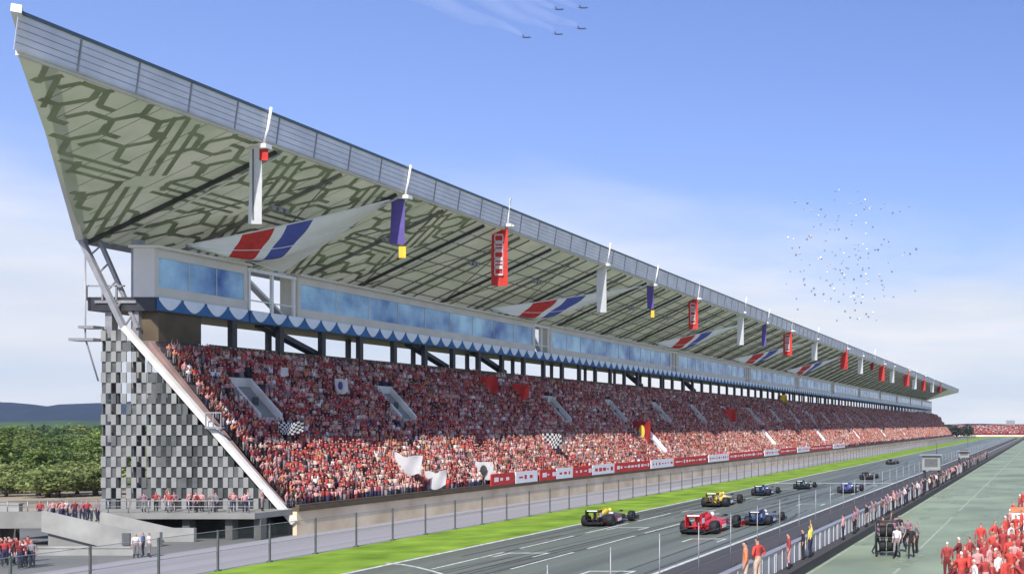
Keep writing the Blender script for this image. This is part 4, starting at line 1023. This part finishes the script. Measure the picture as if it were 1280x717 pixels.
for (px,py,s,b1,b2,fc,hc,wc,lab,hl) in cars:
    s *= .70 if b1 == 'car_red' else .63
    p = ground(px,py); p.z = .004; p.y += 1.6*s*1.0
    p.x = (px-VX)*(p.y)/F
    e = empty('racing_car', p, lab, 'racing car', 'racing cars on the track', random.uniform(-.03,.03)); e.scale = (s,s,s)
    pr = make_car(b1,b2,fc,hc,wc)
    pr['body'].build('body', [M[b1],M[b2],M['carbon']], e); pr['fin'].build('engine_cover', M[fc], e)
    if b1 != 'car_brown':
        dc = MB(); dc.box(-.30,.30,-2.462,-2.455,.945,1.0)
        for sg in (-1,1): dc.hexa([(sg*.745,.05,.22),(sg*.745,-.5,.20),(sg*.74,-.5,.36),(sg*.745,.05,.38)], [(sg*.756,.05,.22),(sg*.756,-.5,.20),(sg*.751,-.5,.36),(sg*.756,.05,.38)]); dc.box(sg*.406,sg*.410,-2.4,-2.08,.6,.85)
        dc.build('decal', M['white'], e)
    pr['front_wing'].build('front_wing', M[wc], e); pr['rear_wing'].build('rear_wing', M[wc], e)
    for (x,y,k) in ((-.75,1.65,'f'),(.75,1.65,'f'),(-.71,-1.55,'r'),(.71,-1.55,'r')):
        wv = bpy.data.objects.new('wheel', None); COL.objects.link(wv); wv.parent = e; wv.location = (x,y,.333)
        link('tyre', TYR[k], wv); link('rim', RIM[k], wv)
    d = driver_mb().build('person', [M['cloth_white'] if b1 != 'car_red' else M['cloth_red'], M[hc], M['screen_dark']]); d.location = p; d.rotation_euler.z = e.rotation_euler.z; d.scale = (s,s,s)
    tag(d, 'driver with '+hl+' in the '+lab.split(' racing car')[0]+' car', 'person', 'drivers')

# ------------------------------------------------------------------ far stand at the end of the straight
fs = empty('far_grandstand', (-40,724,0), 'low open grandstand packed with red at the far end of the straight', 'grandstand')
mb = MB(); mb.prism([(0,0),(0,1.2),(9,7.0),(9.4,7.0),(9.4,0)], -92, 60)
me = mb.mesh('tier', M['dark_red_cloth'])
for v in me.vertices: x,y,z = v.co; v.co = (y, x, z)
o = link('tier', me, fs); 
mb = MB(); mb.box(-92,60,9.4,9.8,0,8.3); mb.build('back_wall', M['dark_steel'], fs)
mb = MB(); mb.box(-92,60,-.4,-.1,0,1.1); mb.build('front_wall', M['cream'], fs)
mb = MB(); mb.box(10,16,9.9,14,0,11.5); mb.build('tower', M['grey_steel'], fs)
pl = []
for i in range(11):
    x = -132.0
    while x < 18: pl.append((x, 724.5+i*.8, 1.25+i*.52, 1.1)); x += random.uniform(.6,1.1)
pa = np.array(pl); me = crowd_mesh('far_crowd', pa[:, [1,0,2,3]]*np.array([-1,1,1,1]), 0, 11)
co_ = np.empty(len(me.vertices)*3, np.float32); me.vertices.foreach_get('co', co_); co_ = co_.reshape(-1,3); co_ = np.stack([co_[:,1],-co_[:,0],co_[:,2]],1); me.vertices.foreach_set('co', co_.ravel()); me.update()
tag(link('far_crowd', me), kind='stuff', group='spectators in the far stand')

# ------------------------------------------------------------------ trees
def tree_mesh(seed, h, spread, nleaf, leaf):
    r = np.random.default_rng(seed); rr = random.Random(seed)
    tb = MB(); tips = []
    tb.tube([(0,0,-.2),(.05,0,h*.2),(.0,.08,h*.42),(.1,.05,h*.7)], [.22,.16,.11,.05], 8)
    for k in range(9):
        a = k*2.4+rr.random(); z0 = h*rr.uniform(.14,.5); l = spread*rr.uniform(.5,.95)
        m_ = Vector((math.cos(a)*l*.5, math.sin(a)*l*.5, z0+h*.10)); e_ = Vector((math.cos(a)*l, math.sin(a)*l, z0+h*rr.uniform(.12,.34)))
        tb.tube([(0,0,z0),m_,e_], [.08,.05,.02], 6); tips.append((e_, rr.uniform(.55,1.1)))
    cl = [(np.array(t), s) for t, s in tips]+[(np.array((rr.uniform(-.45,.45)*spread, rr.uniform(-.45,.45)*spread, h*rr.uniform(.35,.95))), rr.uniform(.7,1.3)) for _ in range(14)]
    cen = np.array([c for c,_ in cl]); rad = np.array([s for _,s in cl])*spread*.36
    w_ = rad**2; w_ /= w_.sum(); pick = r.choice(len(cl), nleaf, p=w_)
    d = r.normal(size=(nleaf,3)); d /= np.linalg.norm(d,axis=1)[:,None]
    pos = cen[pick]+d*(rad[pick]*r.uniform(.35,1.0,nleaf)**.5)[:,None]*np.array([1,1,.8]); pos[:,2] = np.maximum(pos[:,2], .25)
    a = r.normal(size=(nleaf,3)); a /= np.linalg.norm(a,axis=1)[:,None]; b = np.cross(a, r.normal(size=(nleaf,3))); b /= np.linalg.norm(b,axis=1)[:,None]
    sz = leaf*r.uniform(.6,1.4,nleaf)[:,None]
    V = np.stack([pos-a*sz, pos+b*sz*.5, pos+a*sz, pos-b*sz*.5],1).reshape(-1,3)
    return tb, V
def tree_proto(seed, h, spread, m, nleaf=2600, leaf=.26):
    tb, V = tree_mesh(seed, h, spread, nleaf, leaf)
    me = bpy.data.meshes.new('crown'); n = len(V)//4
    me.from_pydata(V.tolist(), [], [(4*i,4*i+1,4*i+2,4*i+3) for i in range(n)]); me.materials.append(m); me.update()
    return tb.mesh('trunk', M['bark']), me
protos = [tree_proto(3,7.6,3.6,M['leaf_a']), tree_proto(8,6.6,4.0,M['leaf_b']), tree_proto(14,7.0,3.2,M['leaf_c']), tree_proto(22,3.0,2.4,M['leaf_c'],1300,.2)]
kinds = ['mid green broad tree','dark green spreading tree','pale yellowish green tree','low pale green bush']
random.seed(5)
tl = [(-20,612,0),(18,606,1),(52,611,0),(88,607,1),(112,612,2),(138,606,0),(4,600,2),(36,597,0),(70,599,1),(100,598,0),(128,597,1),(-8,590,1),(22,588,2),(55,586,0),(86,588,1),(114,586,2),(140,588,0),(10,580,0),(44,578,1),(78,577,2),(106,579,1),(130,577,0),(30,571,0),(66,570,1),(98,571,2),(122,570,1),
      (8,620,3),(72,621,3),(96,617,3),(120,619,3),(48,619,3),(30,616,3),(-6,617,3),(60,621,3),(108,613,3),(84,613,3),(20,613,3),(118,606,3),(42,609,3)]
for k, (px,py,q) in enumerate(tl):
    p = ground(px,py)
    e = empty('tree' if q < 3 else 'bush', p, '', 'tree' if q < 3 else 'bush', 'trees beyond the end wall', random.uniform(0,6)); s = random.uniform(.65,1.2); e.scale = (s*random.uniform(1.0,1.35),s*random.uniform(1.0,1.35),s*random.uniform(.7,1.0))
    row = 'in the front row' if py > 604 else 'in the middle rows' if py > 584 else 'at the back of the wood'
    e['label'] = f'{kinds[q]} {row} beyond the checkered end wall'
    link('trunk', protos[q][0], e); link('crown', protos[q][1], e)
# far wood line
def wood(name, x0, x1, y, n, hh, m, seed):
    r = np.random.default_rng(seed); V = []
    cx_ = r.uniform(x0,x1,n); cy_ = y+r.uniform(-25,25,n); hgt = r.uniform(.6,1.1,n)*hh
    k = 120
    for i in range(n):
        d = r.normal(size=(k,3)); d /= np.linalg.norm(d,axis=1)[:,None]; c = np.array((cx_[i],cy_[i],hgt[i]*.55)); pos = c+d*np.array((hgt[i]*.55,hgt[i]*.55,hgt[i]*.5))*r.uniform(.5,1,(k,1))
        a = r.normal(size=(k,3)); a /= np.linalg.norm(a,axis=1)[:,None]; b = np.cross(a,r.normal(size=(k,3))); b /= np.linalg.norm(b,axis=1)[:,None]; s = hgt[i]*.11
        V.append(np.stack([pos-a*s,pos+b*s*.7,pos+a*s,pos-b*s*.7],1).reshape(-1,3))
    V = np.concatenate(V); me = bpy.data.meshes.new(name); me.from_pydata(V.tolist(), [], [(4*i,4*i+1,4*i+2,4*i+3) for i in range(len(V)//4)]); me.materials.append(m); me.update()
    tag(link(name, me), kind='stuff')
wood('far_wood', -700, -250, 420, 150, 8, M['leaf_b'], 31)
wood('right_wood', -20, 120, 800, 40, 7, M['leaf_b'], 33)
wood('bank_wood', -92, -74, 650, 16, 14.5, M['leaf_dark'], 41)
wood('bank_wood', -76, -52, 700, 16, 9.5, M['leaf_dark'], 43)

# ------------------------------------------------------------------ balloons, jets
random.seed(11); bm_ = {}
for key in ('balloon_dark','balloon_blue','balloon_white','balloon_orange'):
    mb = MB(); mb.sphere((0,0,0),(.30,.30,.37),10,8); mb.add([(-.06,0,-.44),(.06,0,-.44),(0,.06,-.44),(0,0,-.35)], [(0,1,3),(1,2,3),(2,0,3),(0,2,1)]); mb.tube([(0,0,-.42),(.02,0,-.9),(0,0,-1.3)], .006, 4)
    bm_[key] = mb.mesh('balloon', M[key])
nb = 0
while nb < 170:
    px, py = random.gauss(1054,40), random.gauss(318,52)
    if not (982 < px < 1160 and 212 < py < 405): continue
    # narrow top
    if py < 250 and not 1035 < px < 1090: continue
    if py > 210+ (px-960)*.4+330: continue
    Y = random.uniform(230,330); key = random.choices(['balloon_dark','balloon_blue','balloon_white','balloon_orange'],[5,4,2,.6])[0]
    o = link('balloon', bm_[key], None, at(px,py,Y)); s = random.uniform(.42,.95); o.scale = (s,s,s); nb += 1
    part_ = 'upper' if py < 290 else 'lower'
    tag(o, f'tiny {key.split("_")[1]} balloon in the {part_} half of the cloud of balloons', 'balloon', 'balloons drifting in the sky')
def jet_mb():
    mb = MB(); c = [(-.02,-5),(.35,-3.2),(.55,-1),(.6,2),(.5,4.6),(.4,5)]
    mb.loft([[(r_*math.cos(a), y, r_*.9*math.sin(a)) for a in np.linspace(0,2*math.pi,11)[:-1]] for r_, y in [(.03,-5.5),(.35,-3.8),(.58,-1),(.62,2),(.5,4.4),(.38,5)]])
    for s in (-1,1):
        mb.hexa([(s*.4,-.6,-.05),(s*.4,3.2,-.05),(s*4.1,3.4,-.03),(s*4.1,2.3,-.03)], [(s*.4,-.6,.07),(s*.4,3.2,.07),(s*4.1,3.4,.03),(s*4.1,2.3,.03)])
        mb.hexa([(s*.3,3.6,0),(s*.3,5,0),(s*1.8,5.3,0),(s*1.8,4.6,0)], [(s*.3,3.6,.08),(s*.3,5,.08),(s*1.8,5.3,.05),(s*1.8,4.6,.05)])
    mb.hexa([(-.04,3,.5),(.04,3,.5),(.04,5,.5),(-.04,5,.5)], [(-.03,4.4,2.1),(.03,4.4,2.1),(.03,5.3,2.1),(-.03,5.3,2.1)]); mb.sphere((0,-2.3,.5),(.3,1.0,.35),8,6); return mb
jme = jet_mb().mesh('jet_plane', M['jet'])
jl = ['lowest and hindmost of the five jets','second jet, in the middle of the formation','rightmost of the lower three jets','upper jet on the left of the top pair','upper jet on the right of the top pair']
YJ = 900.0
for k, (px,py) in enumerate([(659,47),(699,43),(728,36),(700,12),(730,10)]):
    p = at(px,py,YJ); o = link('jet_plane', jme, None, p); o.rotation_euler = (math.radians(10), math.radians(-12), math.radians(62)); o.scale = (1.15,)*3
    tag(o, 'small dark display jet, '+jl[k], 'jet', 'display jets in formation')
    q = at(px-150, py-62-10*(k%2), YJ*1.02); d = q-p; pts = [p+d*t+Vector((0,0,2.0*math.sin(t*9+k))) for t in np.linspace(.04,1,14)]
    mb = MB(); mb.tube(pts, [2.0+10*t for t in np.linspace(0,1,14)], 14, cap=False); tag(mb.build('smoke', M['smoke']), kind='stuff', group='smoke trails of the jets')

# haze: one closed box of thin even air round everything
def haze():
    mb = MB(); mb.box(-5000,5000,-190,3600,-2,460); m = bpy.data.materials.new('haze'); m.use_nodes = True; N = m.node_tree.nodes; L = m.node_tree.links
    N.remove(N['Principled BSDF']); v = N.new('ShaderNodeVolumePrincipled'); v.inputs['Color'].default_value = (.62,.78,1,1); v.inputs['Density'].default_value = .00008; v.inputs['Anisotropy'].default_value = .2
    L.new(v.outputs[0], N['Material Output'].inputs['Volume']); o = mb.build('haze', m); tag(o, kind='stuff'); return o
import os
if not os.environ.get('NOHAZE'): haze()
